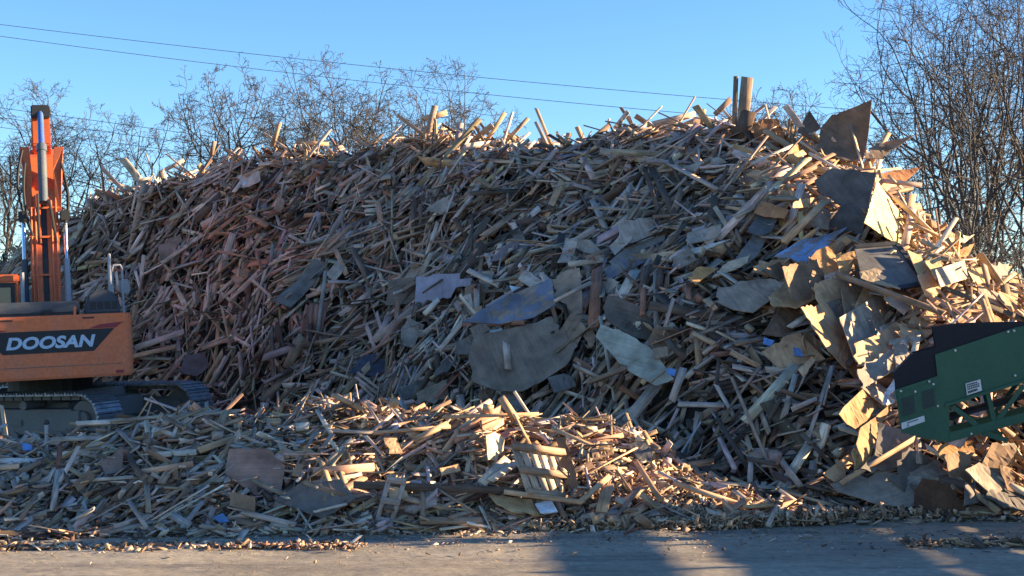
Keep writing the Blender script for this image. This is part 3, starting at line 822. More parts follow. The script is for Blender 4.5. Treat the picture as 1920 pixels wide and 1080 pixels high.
# front heap boards
Bd((372, 845), (473, 810), 13, 'tan', 'long tan plank sloping up right in the shaded front heap', off=.25, mark='the long tan front plank')
Bd((408, 817), (504, 777), 14, 'grey', 'long grey beam lying above the long tan front plank', off=.25, th=.09)
Bd((290, 853), (368, 848), 11, 'pale', 'pale level board left of the long tan front plank', off=.25)
Bd((163, 818), (170, 897), 7, 'blue-grey', 'pale blue slat standing upright in the shaded front heap', off=.3, mul=1.9, mark='the upright pale blue slat')
Bd((110, 830), (163, 884), 15, 'grey', 'broad grey plank sloping down to the upright pale blue slat', off=.28)
Bd((110, 883), (99, 957), 11, 'grey', 'grey slat standing steeply below the broad grey plank', off=.25)
Bd((333, 858), (302, 906), 13, 'olive', 'olive toned plank tilted up right in the shaded front heap', off=.25)
Bd((275, 910), (278, 956), 10, 'olive', 'short upright olive slat below the olive toned plank', off=.25)
Bd((240, 853), (274, 908), 10, 'dark brown', 'dark plank leaning left beside the grey triangular piece', off=.28)
Bd((130, 903), (250, 895), 6, 'pale', 'long thin pale batten lying level in the front heap', off=.25)
Bd((-12, 864), (62, 864), 9, 'blue-grey', 'white painted board at the left edge of front heap', off=.3, mul=2.0)
Bd((84, 905), (42, 968), 9, 'brown', 'dark plank slanting down left near the left edge', off=.25)
Bd((453, 960), (547, 983), 10, 'grey', 'long pale grey board near the ground left of the dark wide panel', off=.22)
Bd((240, 937), (275, 990), 8, 'grey', 'grey slat sloping down at the foot of the front heap', off=.2)
Bd((215, 937), (258, 900), 13, 'brown', 'brown plank rising toward the dark leaning plank', off=.22)
Bd((345, 985), (378, 942), 9, 'blue-grey', 'blue grey slat rising right near the torn blue plastic', off=.2)
Bd((322, 965), (356, 986), 14, 'blue-grey', 'short blue grey board lying near the torn blue plastic', off=.2)
Bd((570, 905), (650, 930), 9, 'brown', 'brown bent lath lying over the dark wide panel', off=.3)
Bd((590, 960), (650, 945), 5, 'pale', 'thin pale lath lying near the dark wide panel', off=.3)
Bd((663, 909), (985, 921), 13, 'dark brown', 'very long dark beam lying level through the front heap', off=.32, th=.09, mark='the very long dark beam')
Bd((790, 898), (893, 962), 4, 'brown', 'thin stick slanting down right below the dark beam', off=.4)
Bd((790, 977), (903, 977), 13, 'brown', 'square brown timber lying level at the foot of the front heap', off=.25, th=.1, name='timber', cat='timber', ragged=.2, mark='the square brown timber')
Bd((795, 905), (792, 975), 9, 'brown', 'brown upright slat above the square brown timber', off=.32)
Bd((939, 745), (967, 786), 12, 'tan', 'sunlit beam end sticking up from the front heap crest', off=.3, d=16.9, th=.07, mark='the crest beam end', mul=.9)
Bd((965, 789), (1012, 842), 11, 'tan', 'sunlit beam running down right toward the pallet', off=.4, th=.07)
Bd((776, 825), (840, 794), 10, 'tan', 'sunlit slat sloping up right at the front heap crest', off=.35)
Bd((1159, 790), (1231, 840), 11, 'brown', 'long brown board sloping down right off the front heap', off=.35)
Bd((1134, 769), (1163, 803), 5, 'tan', 'thin tan stick above the long brown board', off=.35)
Bd((622, 740), (677, 766), 8, 'tan', 'sunlit board at the left corner of the front heap crest', off=.3, d=17.0)
Bd((632, 745), (660, 757), 8, 'tan', 'short sunlit offcut at the left corner of the crest', off=.3, d=16.9)
Bd((903, 906), (948, 863), 17, 'pale', 'broad pale plank rising up to the glaring pale offcut', off=.4)
Bd((925, 898), (967, 868), 13, 'pale', 'narrow pale plank beside the broad pale plank', off=.42)
Bd((1139, 912), (1128, 960), 22, 'tan', 'broad dull tan slat leaning at the foot of the front heap', off=.3, flat=np.array([-.2, -.9, .3]), mark='the broad dull tan slat')
Bd((1213, 912), (1173, 938), 16, 'tan', 'sunlit tan offcut tilted up right of the broad dull slat', off=.3)
Bd((1216, 945), (1171, 973), 14, 'tan', 'sunlit tan offcut lying low right of the broad dull slat', off=.25)
Bd((1084, 944), (1141, 895), 10, 'tan', 'sunlit lath rising right from the pallet corner', off=.35)
Bd((1155, 935), (1182, 948), 12, 'pale', 'short pale offcut between the two sunlit tan offcuts', off=.25)
Bd((1262, 905), (1385, 945), 9, 'tan', 'long tan board running down right to the yard', off=.35)
Bd((1195, 870), (1240, 940), 10, 'tan', 'tan split slat leaning down the right end of front heap', off=.35)
Bd((945, 922), (1090, 942), 9, 'tan', 'long tan lath lying under the pallet', off=.4)
Bd((700, 812), (845, 800), 6, 'tan', 'long thin tan batten lying along the front heap crest', off=.35)
Bd((835, 782), (1010, 776), 6, 'tan', 'very long thin batten along the middle of the front crest', off=.3, d=16.95)
Bd((1040, 790), (1110, 800), 8, 'tan', 'sunlit board lying level right of the crest beam end', off=.3)
Bd((620, 808), (720, 812), 6, 'grey', 'thin grey batten level at the left of the sunlit crest', off=.3)
Bd((1440, 985), (1480, 905), 9, 'grey', 'grey slat leaning up at the foot of the dark hollow', off=.3)
Bd((1455, 850), (1500, 910), 11, 'grey', 'grey board sloping down right in the dark hollow', off=.35)
Bd((1408, 860), (1406, 905), 10, 'grey', 'short upright grey slat in the dark hollow', off=.35)
Bd((1300, 625), (1340, 645), 10, 'tan', 'tan offcut tilted down in the upper dark hollow', off=.35)
Bd((1370, 660), (1420, 685), 10, 'tan', 'tan board tilted down in the middle of dark hollow', off=.35)
Bd((1378, 645), (1430, 635), 9, 'brown', 'brown board tilted up in the upper dark hollow', off=.35)
Bd((1484, 768), (1532, 747), 9, 'grey', 'grey board tilted up left of the conveyor', off=.35)
Bd((1350, 760), (1272, 758), 10, 'grey', 'grey board lying level in the left of the dark hollow', off=.35)
Bd((1262, 745), (1282, 690), 14, 'grey', 'grey plank standing near the tip of the green tongue sheet', off=.35)
Bd((1325, 562), (1342, 580), 12, 'tan', 'small sunlit block end at the top of the dark hollow', off=.4)
Bd((445, 794), (446, 812), 15, 'tan', 'pale cube shaped pallet block on the low heap, left of two', off=.25, th=.1, name='wood_block', cat='wood block', ragged=.05)
Bd((502, 793), (526, 792), 14, 'tan', 'tan pallet block lying on the low heap beside the cube', off=.25, th=.1, name='wood_block', cat='wood block', ragged=.05)
Bd((556, 802), (580, 800), 14, 'pale', 'pale pallet block lying near the sunlit corner of the crest', off=.25, th=.1, name='wood_block', cat='wood block', ragged=.05)
Bd((731, 755), (747, 755), 15, 'tan', 'sunlit pallet block standing on the front heap crest', off=.25, d=16.95, th=.1, name='wood_block', cat='wood block', ragged=.05)
Bd((905, 765), (925, 768), 14, 'tan', 'sunlit pallet block beside the crest beam end', off=.25, d=16.95, th=.1, name='wood_block', cat='wood block', ragged=.05)
# stake with a ball on top
st = empty('stake', hit(88, 850, .3))
tag(st, 'thin stake with a black ball on top in the low heap', 'stake')
a_ = Vector(P(87, 792, hit(88, 850, .3)[1])) - st.location
MB().tube([(0, 0, -.25), tuple(a_)], .022, 6).build('shaft', M['pipe'], st)
bb = MB().tube([tuple(a_ + Vector((0, 0, z))) for z in (-.035, -.024, 0, .024, .035)], [.008, .028, .036, .028, .008], 10).build('ball', M['black'], st, smooth=True)

# pallet leaning in the sunlit front heap
def planar(px_corner, dpt, n):
    o = hit(*px_corner, dpt); n = nrm(np.array(n, float))
    return lambda px, py: CAM + ray(px, py) * (((o - CAM) @ n) / (ray(px, py) @ n)), o, n
pl, o_, n_ = planar((1025, 885), .45, (.66, -.70, .30))
pal = empty('pallet', o_)
tag(pal, 'broken sunlit wooden pallet leaning in the front heap, slats upright', 'pallet')
MARKS.append(('the leaning pallet', 1025, 885))
TL, TR, BR_, BL = (964, 838), (1058, 850), (1090, 940), (992, 925)
def bil(u, v):
    a = np.array(TL) * (1 - u) + np.array(TR) * u; b = np.array(BL) * (1 - u) + np.array(BR_) * u
    return a * (1 - v) + b * v
def wbar(name, a, b, wd, th_, lift, col, par):
    A_, B_ = pl(*a) + n_ * lift, pl(*b) + n_ * lift
    t_ = nrm(B_ - A_)
    ob = plank_obj(name, (A_ + B_) / 2, t_, n_, np.linalg.norm(B_ - A_), wd, th_, col, M['wood'], ragged=.3)
    ob.parent = par; ob.location = Vector((A_ + B_) / 2) - par.location
    return ob
for u in (.04, .21, .38, .55, .72, .9):
    wbar('slat', bil(u, .02), bil(u, .99), .085, .02, -.02, np.array(PAL['pale']) * rng.uniform(.8, 1.0), pal)
for v in (.0, .5, .98):
    wbar('stringer', bil(-.04, v), bil(1.02, v), .07, .07, .03, np.array(PAL['brown']) * rng.uniform(1.1, 1.4), pal)
SHEETPOLY.append((np.array([TL, TR, BR_, BL], float), np.linalg.norm(o_ - CAM), 1.0))

# crate frame like a little ladder
pl, o_, n_ = planar((732, 940), .35, (-.1, -.95, .25))
cr = empty('crate_frame', o_)
tag(cr, 'grey broken crate frame like a small ladder leaning left', 'crate frame')
MARKS.append(('the ladder like crate frame', 732, 940))
wbar('rail', (730, 898), (707, 978), .05, .04, 0, PAL['grey'], cr)
wbar('rail', (758, 902), (733, 984), .05, .04, 0, PAL['grey'], cr)
for v in (.02, .5, .95):
    a = np.array((730, 898)) * (1 - v) + np.array((707, 978)) * v; b = np.array((758, 902)) * (1 - v) + np.array((733, 984)) * v
    wbar('rung', a + (-3, 0), b + (3, 0), .07, .03, .025, np.array(PAL['grey']) * .9, cr)
SHEETPOLY.append((np.array([(730, 898), (758, 902), (733, 984), (707, 978)], float), np.linalg.norm(o_ - CAM), .7))

# three part pallet edges on the main slope
for (p1, p2, p3, p4, lb) in [((1027, 424), (1109, 430), (1107, 442), (1028, 434), 'edge of a small pallet lying level on the upper middle slope'),
                             ((738, 440), (806, 420), (806, 432), (742, 450), 'pallet edge with blocks below a long board on the slope')]:
    pl, o_, n_ = planar(((p1[0] + p2[0]) / 2, (p1[1] + p3[1]) / 2), .4, (0, -.9, .4))
    pe = empty('pallet', o_); tag(pe, lb, 'pallet')
    wbar('board', p1, p2, .03, .1, 0, PAL['olive'], pe); wbar('board', p4, p3, .03, .1, 0, PAL['olive'], pe)
    for u in (.03, .5, .97):
        a = np.array(p1) * (1 - u) + np.array(p2) * u; b = np.array(p4) * (1 - u) + np.array(p3) * u
        wbar('block', a, b, .08, .08, .0, np.array(PAL['tan']) * .8, pe)
    SHEETPOLY.append((np.array([p1, p2, p3, p4], float), np.linalg.norm(o_ - CAM), .8))

# -- further broken sheet pieces, each its own: many on the right shoulder and in the middle, few elsewhere
AUTOS = []
def frag(px, py, size, col, n, cname):
    g = rng
    asp = g.uniform(.35, .8); ro = g.normal(-.5, .7); sk = g.normal(0, .3)
    q = [(-1, -asp), (1, -asp), (1, asp), (-1, asp)]
    if g.random() < .6:      # one corner broken off
        c0 = int(g.integers(4)); a_, b_, c_ = np.array(q[c0 - 1]), np.array(q[c0]), np.array(q[(c0 + 1) % 4])
        p1 = b_ + (a_ - b_) * g.uniform(.2, .5); p2 = b_ + (c_ - b_) * g.uniform(.3, .8)
        q = q[:c0] + [tuple(p1), tuple((p1 + p2) / 2 + (b_ - (p1 + p2) / 2) * g.uniform(-.3, .3)), tuple(p2)] + q[c0 + 1:]
    pts = []
    for x, y in q:
        x = (x + sk * y) * size; y = y * size
        pts.append((px + x * math.cos(ro) - y * math.sin(ro), py + (x * math.sin(ro) + y * math.cos(ro)) * .85))
    ob, o, n_, _ = sheet('plywood_sheet', 'x', 'wood sheet', pts, col, n, g.uniform(.2, .42), jag=g.uniform(.008, .03), bend=g.uniform(.0, .05), thin=.75)
    AUTOS.append((ob, px, py, size, cname))
FC = {'tan': TAN, 'pale grey': (.30, .255, .215), 'dark grey': (.11, .10, .095), 'brown': (.20, .135, .09), 'rusty': (.28, .145, .075), 'grey': (.21, .175, .145)}
NAMED = [(p_, t_) for p_, _, t_ in SHEETPOLY if t_ >= .75]
def frags(nn, x0, x1, y0, y1, s0, s1, names, nx):
    for _ in range(nn):
        c = names[int(rng.integers(len(names)))]
        for _t in range(40):
            fx, fy, fs = rng.uniform(x0, x1), rng.uniform(y0, y1), rng.uniform(s0, s1)
            tx = fx + fs * np.array([0, .8, -.8, 0, 0, .6, -.6, .6, -.6]); ty = fy + fs * np.array([0, 0, 0, .7, -.7, .6, .6, -.6, -.6])
            cov = max(inpoly(tx, ty, p_).mean() for p_, _ in NAMED)
            if cov < .25: break
        frag(fx, fy, fs, np.array(FC[c]) * rng.uniform(.85, 1.15), (rng.normal(nx, .25), rng.uniform(-.8, -.5), rng.uniform(.35, .8)), c)
frags(9, 1440, 1700, 490, 700, 40, 66, ['tan', 'tan', 'pale grey', 'brown', 'tan'], .5)
frags(16, 1440, 1730, 470, 760, 18, 40, ['tan', 'tan', 'pale grey', 'brown', 'rusty', 'grey'], .45)
frags(12, 1560, 1900, 860, 945, 24, 48, ['tan', 'grey', 'dark grey', 'brown'], .35)
frags(12, 1740, 1900, 480, 600, 12, 30, ['tan', 'tan', 'pale grey', 'rusty'], .5)
frags(14, 850, 1420, 420, 560, 14, 34, ['grey', 'dark grey', 'brown', 'pale grey'], -.1)
frags(10, 650, 1250, 600, 740, 14, 32, ['grey', 'dark grey', 'brown'], 0)
frags(10, 250, 900, 330, 620, 10, 22, ['grey', 'brown', 'pale grey'], -.1)
frags(8, 1400, 1640, 250, 420, 12, 30, ['brown', 'rusty', 'grey', 'tan'], .3)
frags(9, 50, 1200, 830, 950, 12, 30, ['grey', 'brown', 'tan'], .1)

# ------------------------------------------------------------------ thin out random boards lying in front of the placed pieces
dist = np.linalg.norm(D['c'] - CAM, axis=1)
ends = [D['c'] + D['t'] * (D['L'] * k)[:, None] for k in (-.45, -.2, .2, .45)] + [D['c']]
keep = np.ones(len(dist), bool)
for poly, dd, thin in SHEETPOLY:
    hitp = np.zeros(len(dist), int)
    for e in ends:
        hitp += inpoly(*proj(e), poly)
    infront = (np.abs(dist - dd) < 1.6) & (dist < dd + .12)
    keep &= ~((hitp >= 1) & infront & (rng.random(len(dist)) < thin))
D = {k: v[keep] for k, v in D.items()}
NP_ = len(D['L'])
WV, UV = plank_verts(D['c'], D['t'], D['n'], D['L'], D['W'], D['T'])

# ---- which boards show largest from where the photograph was taken
allv = (WV + D['c'][:, None]).reshape(-1, 3)
allf = (QF[None] + (np.arange(NP_) * 8)[:, None, None]).reshape(-1, 4)
allv_l = [Vector(v) for v in allv]
bvh = BVHTree.FromPolygons(allv_l, allf.tolist())
px, py = proj(D['c'])
inv = (px > 5) & (px < 1915) & (py > 100) & (py < 1070) & ~((px < 262) & (py > 470) & (py < 790) & (D['c'][:, 1] > 22)) & ~((px > 1680) & (py > 610) & (py < 825) & (D['c'][:, 1] > 16))
nd_ = D['n']
area = D['L'] * (D['W'] * .8 + D['T'] * .6) / dist[keep] ** 2
cand = np.where(inv)[0]
cand = cand[np.argsort(-area[cand])][:2600]
score = np.zeros(NP_)
for i in cand:
    vis = 0; c = D['c'][i]
    for k in (-.42, -.22, 0, .22, .42):
        p = c + D['t'][i] * D['L'][i] * k
        v = Vector(CAM - p); l = v.length; v /= l
        h = bvh.ray_cast(Vector(p) + v * .09, v, l)
        vis += h[0] is None
    score[i] = area[i] * vis / 5
NIND = max(0, 296 - len(BOARDS))
top = np.argsort(-score)[:NIND]
istop = np.zeros(NP_, bool); istop[top] = True

# ---- the rest, and fines under it coloured dark to deepen the shade in gaps, as one uncountable mass
rest = np.where(~istop)[0]
V1 = (WV[rest] + D['c'][rest][:, None]).reshape(-1, 3)
F1 = (QF[None] + (np.arange(len(rest)) * 8)[:, None, None]).reshape(-1, 4)
C1 = np.repeat(D['col'][rest], 8, 0)
U1 = UV[rest].reshape(-1, 2)
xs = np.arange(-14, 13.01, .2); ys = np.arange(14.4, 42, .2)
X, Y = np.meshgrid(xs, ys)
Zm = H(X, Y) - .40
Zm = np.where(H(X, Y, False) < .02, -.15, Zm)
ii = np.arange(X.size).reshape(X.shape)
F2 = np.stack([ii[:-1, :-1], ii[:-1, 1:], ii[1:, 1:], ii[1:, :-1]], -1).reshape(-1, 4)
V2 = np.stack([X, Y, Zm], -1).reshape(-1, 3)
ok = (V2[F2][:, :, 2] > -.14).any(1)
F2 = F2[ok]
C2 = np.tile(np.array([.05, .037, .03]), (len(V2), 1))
U2 = V2[F2.ravel()][:, :2]
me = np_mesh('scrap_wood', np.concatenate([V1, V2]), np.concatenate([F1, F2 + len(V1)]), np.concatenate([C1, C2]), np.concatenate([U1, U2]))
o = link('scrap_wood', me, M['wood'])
tag(o, 'huge heap of broken boards, slats and splintered pallet wood', 'scrap wood', kind='stuff')

# ---- the boards that show largest, each an object of its own with a label from its look and place
def say(i):
    cw = PN[D['ci'][i]]
    A = D['c'][i] - D['t'][i] * D['L'][i] / 2; Bq = D['c'][i] + D['t'][i] * D['L'][i] / 2
    (x1, y1), (x2, y2) = proj(A), proj(Bq)
    ln = math.hypot(x2 - x1, y2 - y1)
    if x2 < x1: x1, y1, x2, y2 = x2, y2, x1, y1
    an = math.degrees(math.atan2(y1 - y2, x2 - x1))
    at_ = 'lying level' if abs(an) < 14 else 'standing steeply' if abs(an) > 66 else 'rising to the right' if an > 0 else 'dropping to the right'
    size = 'long' if ln > 95 else 'short' if ln < 48 else ''
    thick = 'broad' if D['W'][i] > .11 else 'narrow' if D['W'][i] < .06 else ''
    noun = 'beam' if D['T'][i] > .05 else 'board'
    qx, qy = proj(D['c'][i])
    m_ = min(MARKS, key=lambda k: math.hypot(k[1] - qx, (k[2] - qy) * 1.1))
    dx, dy = qx - m_[1], qy - m_[2]
    dd = math.hypot(dx, dy)
    if dd < 30: rel = 'right at'
    else:
        a = math.degrees(math.atan2(-dy, dx)) % 360
        rel = ['right of', 'up right of', 'above', 'up left of', 'left of', 'down left of', 'below', 'down right of'][int(((a + 22.5) % 360) // 45)]
        if dd > 150: rel = 'well ' + rel if not rel.startswith('up') and not rel.startswith('down') else 'far ' + rel
    return ' '.join(x for x in (size, thick, cw, noun, at_, rel, m_[0]) if x), qx, qy
def rel_to(qx, qy):
    m_ = min(MARKS, key=lambda k: math.hypot(k[1] - qx, (k[2] - qy) * 1.1))
    dx, dy = qx - m_[1], qy - m_[2]
    if math.hypot(dx, dy) < 30: return 'right at ' + m_[0]
    a = math.degrees(math.atan2(-dy, dx)) % 360
    return ['right of', 'up right of', 'above', 'up left of', 'left of', 'down left of', 'below', 'down right of'][int(((a + 22.5) % 360) // 45)] + ' ' + m_[0]
fb = {}
for ob, qx, qy, sz, cn in AUTOS:
    fb.setdefault(f"{'large' if sz > 30 else 'small' if sz < 18 else 'medium'} broken {cn} sheet piece {rel_to(qx, qy)}", []).append((qx, qy, ob))
for l, mem in fb.items():
    hz = np.ptp([m_[0] for m_ in mem]) >= np.ptp([m_[1] for m_ in mem])
    mem.sort(key=lambda k: k[0] if hz else k[1])
    for r_, (qx, qy, ob) in enumerate(mem):
        pre = '' if len(mem) == 1 else (('left ' if hz else 'upper ') if r_ == 0 else ('right ' if hz else 'lower ') if r_ == len(mem) - 1 else 'middle ' if len(mem) == 3 else f"{['', 'second', 'third', 'fourth', 'fifth'][min(r_, 4)]} from the {'left' if hz else 'top'} ")
        tag(ob, ' '.join((pre + l).split()[:16]), 'wood sheet', 'broken sheet pieces in the scrap heap')
base = {}
for i in top:
    l, qx, qy = say(i)
    base.setdefault(l, []).append((qx, qy, i))
for l, mem in base.items():
    xsr = [m_[0] for m_ in mem]; ysr = [m_[1] for m_ in mem]
    horiz = np.ptp(xsr) >= np.ptp(ysr)
    mem.sort(key=lambda k: k[0] if horiz else k[1])
    n_ = len(mem)
    for r_, (qx, qy, i) in enumerate(mem):
        lb = l
        if n_ > 1:
            wd = (['left', 'right'] if horiz else ['upper', 'lower']) if n_ == 2 else (['left', 'middle', 'right'] if horiz else ['upper', 'middle', 'lower']) if n_ == 3 else None
            lb = (f'{wd[r_]} ' if wd else f"{['first', 'second', 'third', 'fourth', 'fifth', 'sixth', 'seventh', 'eighth', 'ninth', 'tenth'][min(r_, 9)]} from the {'left' if horiz else 'top'} ") + l
        me = np_mesh('board', WV[i], QF, np.repeat(D['col'][i][None], 8, 0), UV[i])
        ob = link('board', me, M['wood'], loc=D['c'][i])
        tag(ob, ' '.join(lb.split()[:16]), 'board', 'broken boards in the scrap heap')
for ob in BOARDS:
    if ob['category'] == 'board': ob['group'] = 'broken boards in the scrap heap'

# ---- chips and splinters: along the foot of the heap and in swept rows on the yard
def chips(name, label, x, y, z0, size, cols, flat=.5, n_=None):
    n_ = len(x)
    az = rng.uniform(0, math.pi, n_); el = rng.normal(0, flat, n_)
    t = np.stack([np.cos(az) * np.cos(el), np.sin(az) * np.cos(el), np.sin(el)], -1)
    n = nrm(rng.normal(0, flat, (n_, 3)) + [0, 0, 1])
    L_ = np.clip(rng.lognormal(math.log(size), .5, n_), size * .3, size * 4); W_ = L_ * rng.uniform(.15, .6, n_); T_ = np.clip(L_ * .1, .003, .015)
    c = np.stack([x, y, z0 + L_ * .12], -1)
    wv, uv = plank_verts(c, t, n, L_, W_, T_)
    ci = rng.integers(0, len(cols), n_)
    col = np.array([PAL[k] for k in cols])[ci] * rng.uniform(.6, 1.3, (n_, 1))
    o = link(name, np_mesh(name, (wv + c[:, None]).reshape(-1, 3), (QF[None] + (np.arange(n_) * 8)[:, None, None]).reshape(-1, 4), np.repeat(col, 8, 0), uv.reshape(-1, 2)), M['wood'])
    tag(o, label, 'wood chips', kind='stuff')
n_ = 5200      # foot of the heap, centre right
x = rng.uniform(.2, 5.2, n_); x = np.where(rng.random(n_) < .5, rng.normal(2.6, 1.0, n_), x)
y = fT(x) - .22 + np.abs(rng.normal(0, .42, n_))
chips('wood_chips', 'fringe of small tan wood chips along the foot of the heap', x, y, np.maximum(H(x, y), 0) + rng.uniform(0, .10, n_), .055, ['tan', 'tan', 'brown', 'olive', 'pale', 'dark brown'], .7)
n_ = 2200      # whole foot line
x = rng.uniform(-6.5, 7.0, n_); y = np.minimum(fT(x), tY(x)) + rng.normal(.02, .16, n_)
chips('wood_chips', 'scatter of grey splinters along the whole foot of the heap', x, y, np.maximum(H(x, y), 0), .06, ['grey', 'brown', 'dark brown', 'pale'], .4)
n_ = 1100      # swept row on the yard, left
x = rng.uniform(-5.4, -1.5, n_); y = 14.15 + .06 * x * .2 + rng.normal(0, .10, n_) * (1 + .5 * np.sin(x * 3))
y = y + (x + 5) * .03
chips('wood_chips', 'thin swept row of chips on the yard in front of the low heap', x, y, 0 * x, .045, ['tan', 'brown', 'reddish', 'dark brown', 'pale'], .4)
n_ = 700       # right
x = rng.uniform(4.0, 6.2, n_); y = 14.35 + rng.normal(0, .12, n_)
chips('wood_chips', 'small patch of dark chips on the yard at the right', x, y, 0 * x, .05, ['brown', 'dark brown', 'tan'], .4)
n_ = 2600
x = rng.uniform(-6, 6, n_); y = 15.3 - np.abs(rng.normal(0, .8, n_))
chips('wood_chips', 'stray small splinters scattered over the open yard', x, y, 0 * x, .022, ['tan', 'brown', 'dark brown', 'grey'], .2)

# ------------------------------------------------------------------ excavator, seen from straight behind, boom raised away from the yard
ex = empty('excavator', (EX[0], EX[1], .2), (0, R(-2.5), R(18.4)))
tag(ex, 'orange crawler excavator seen from behind with its boom raised over the heap', 'excavator')
MARKS_EX = None
def arc(cx, cy, r, a0, a1, n=6):
    return [(cx + r * math.cos(R(a0 + (a1 - a0) * i / n)), cy + r * math.sin(R(a0 + (a1 - a0) * i / n))) for i in range(n + 1)]
plan = [(-1.3, -1.9)] + arc(-1.17, -2.67, .13, 180, 270) + arc(1.17, -2.67, .13, 270, 360) + [(1.3, -1.9)]
mb = MB(); mb.prism([(x, y, 1.155) for x, y in plan], (0, 0, 1.015))
cw = mb.build('counterweight', M['orange'], ex, bevel=.03, smooth=True)
for x_ in (-.62, .62):
    MB().box((x_ - .09, -2.808, 2.10), (x_ + .09, -2.79, 2.125)).build('lifting_slot', M['black'], cw)
MB().box((1.02, -2.81, 1.20), (1.14, -2.79, 1.25)).build('reflector', M['red'], cw)
MB().prism([(-1.3, -2.806, 1.352), (1.12, -2.806, 1.352), (1.12, -2.806, 1.362), (-1.3, -2.806, 1.362)][::1], (0, .01, 0)).build('seam', M['steel'], cw)
def decal(name, pts, mat, y=-2.805):
    return MB().prism([(x, y, z) for x, z in pts], (0, .012, 0)).build(name, mat, cw)
decal('nameplate', [(-1.02, 1.93), (1.02, 1.93), (.69, 1.575), (-.69, 1.575)], M['black'])
for s in (1, -1):
    decal('red_flash', [(s * .62, 1.938), (s * .80, 2.0), (s * 1.16, 2.03), (s * 1.04, 1.938)], M['red'], -2.8055)
fc = bpy.data.curves.new('lettering', 'FONT')
fc.body = 'DOOSAN'; fc.size = .27; fc.shear = .22; fc.extrude = .003; fc.offset = .011; fc.align_x = 'CENTER'; fc.space_character = 1.02
fo_ = bpy.data.objects.new('tmp_text', fc); C.objects.link(fo_)
bpy.context.view_layer.update()
tme = bpy.data.meshes.new_from_object(fo_.evaluated_get(bpy.context.evaluated_depsgraph_get()))
bpy.data.objects.remove(fo_)
xs_ = [v.co.x for v in tme.vertices]; ys_ = [v.co.y for v in tme.vertices]
sx = 1.36 / (max(xs_) - min(xs_)); sy = .2 / (max(ys_) - min(ys_)); mx = (max(xs_) + min(xs_)) / 2; my = (max(ys_) + min(ys_)) / 2
tme.transform(Matrix.Translation((.04, -2.8105, 1.745)) @ Matrix.Rotation(math.pi / 2, 4, 'X') @ Matrix.Diagonal((sx, sy, 1, 1)) @ Matrix.Translation((-mx, -my, 0)))
link('lettering', tme, M['letters'], cw)
# upper deck
MB().box((-1.32, -1.9, 1.12), (1.28, 1.6, 1.32)).build('turntable_deck', M['black'], ex, bevel=.02)
MB().box((-1.29, -1.9, 1.32), (.5, -.45, 2.30)).box((-1.25, -2.6, 2.17), (.5, -1.9, 2.40)).build('engine_hood', M['deck'], ex, bevel=.05, smooth=True)
hd = MB().box((.5, -1.9, 1.32), (1.26, 1.2, 2.14)).build('tank_housing', M['orange'], ex, bevel=.04, smooth=True)
pr = [(.56, 2.17), (1.14, 2.17), (1.14, 2.33), (1.04, 2.50), (.94, 2.56), (.74, 2.56), (.64, 2.49)]
vb = MB().prism([(x, -2.55, z) for x, z in pr], (0, .85, 0)).build('air_intake_box', M['deck'], ex, bevel=.03, smooth=True)
for i in range(4):
    MB().box((.66 + i * .115, -2.556, 2.24), (.75 + i * .115, -2.54, 2.37)).build('louvre', M['black'], vb)
for x in (-.98, .42):
    MB().tube([(x, -2.7, 2.16), (x, -2.7, 2.30)], .022, 8).build('lifting_eye', M['orange'], ex)
MB().box((-.06, -2.66, 2.17), (.06, -2.58, 2.27)).tube([(0, -2.68, 2.23), (0, -2.655, 2.23)], .03, 10).build('rear_camera', M['black'], ex, bevel=.008)
# cab
cb = MB().box((-1.32, -.35, 1.32), (-.45, 1.35, 2.25)).box((-1.32, -.35, 2.78), (-.45, 1.35, 2.93)).box((-.53, -.35, 2.25), (-.45, -.25, 2.78)).box((-1.32, -.35, 2.25), (-1.24, -.25, 2.78)).box((-.53, 1.25, 2.25), (-.45, 1.35, 2.78)).box((-1.32, 1.25, 2.25), (-1.24, 1.35, 2.78)).build('cab', M['boom'], ex, bevel=.025, smooth=True)
MB().box((-1.24, -.335, 2.25), (-.53, -.31, 2.78)).build('rear_window', M['glass'], cb)
MB().box((-1.24, -.352, 2.70), (-.53, -.337, 2.78)).box((-1.24, -.352, 2.25), (-.53, -.337, 2.30)).box((-.60, -.352, 2.30), (-.53, -.337, 2.70)).build('window_seal', M['black'], cb)
MB().box((-.475, -.25, 2.25), (-.46, 1.25, 2.78)).box((-1.31, -.25, 2.25), (-1.295, 1.25, 2.78)).build('side_window', M['glass'], cb)
MB().tube([(-.40, -.42, 2.05), (-.40, -.42, 2.95)], .035, 8).build('cab_post', M['pipe'], cb)
# boom
bp = [(0.0, 1.5), (.35, 3.2), (1.0, 4.55), (1.7, 5.2), (2.5, 5.45), (2.9, 5.1), (2.2, 4.6), (1.5, 3.6), (1.0, 2.4), (.75, 1.5)]
bo = MB().prism([(-.25, y, z) for y, z in bp], (.50, 0, 0)).build('boom', M['boom'], ex, bevel=.03)
def rear(z):   # rear surface of the boom at height z
    return np.interp(z, [1.5, 3.2, 4.55, 5.2, 5.45], [0, .35, 1.0, 1.7, 2.5])
for x0, x1 in ((-.255, -.055), (.05, .25)):
    zz = [1.9, 2.5, 3.2, 3.9, 4.5]
    MB().prism([(x0, rear(z) - .045, z) for z in zz] + [(x0, rear(z) + .03, z) for z in zz[::-1]], (x1 - x0, 0, 0)).build('boom_rib', M['boom'], bo, bevel=.01)
MB().prism([(-.05, rear(z) - .02, z) for z in (1.7, 2.5, 3.2, 3.9, 4.6)] + [(-.05, rear(z) + .02, z) for z in (4.6, 3.9, 3.2, 2.5, 1.7)], (.09, 0, 0)).build('hose_channel', M['black'], bo)
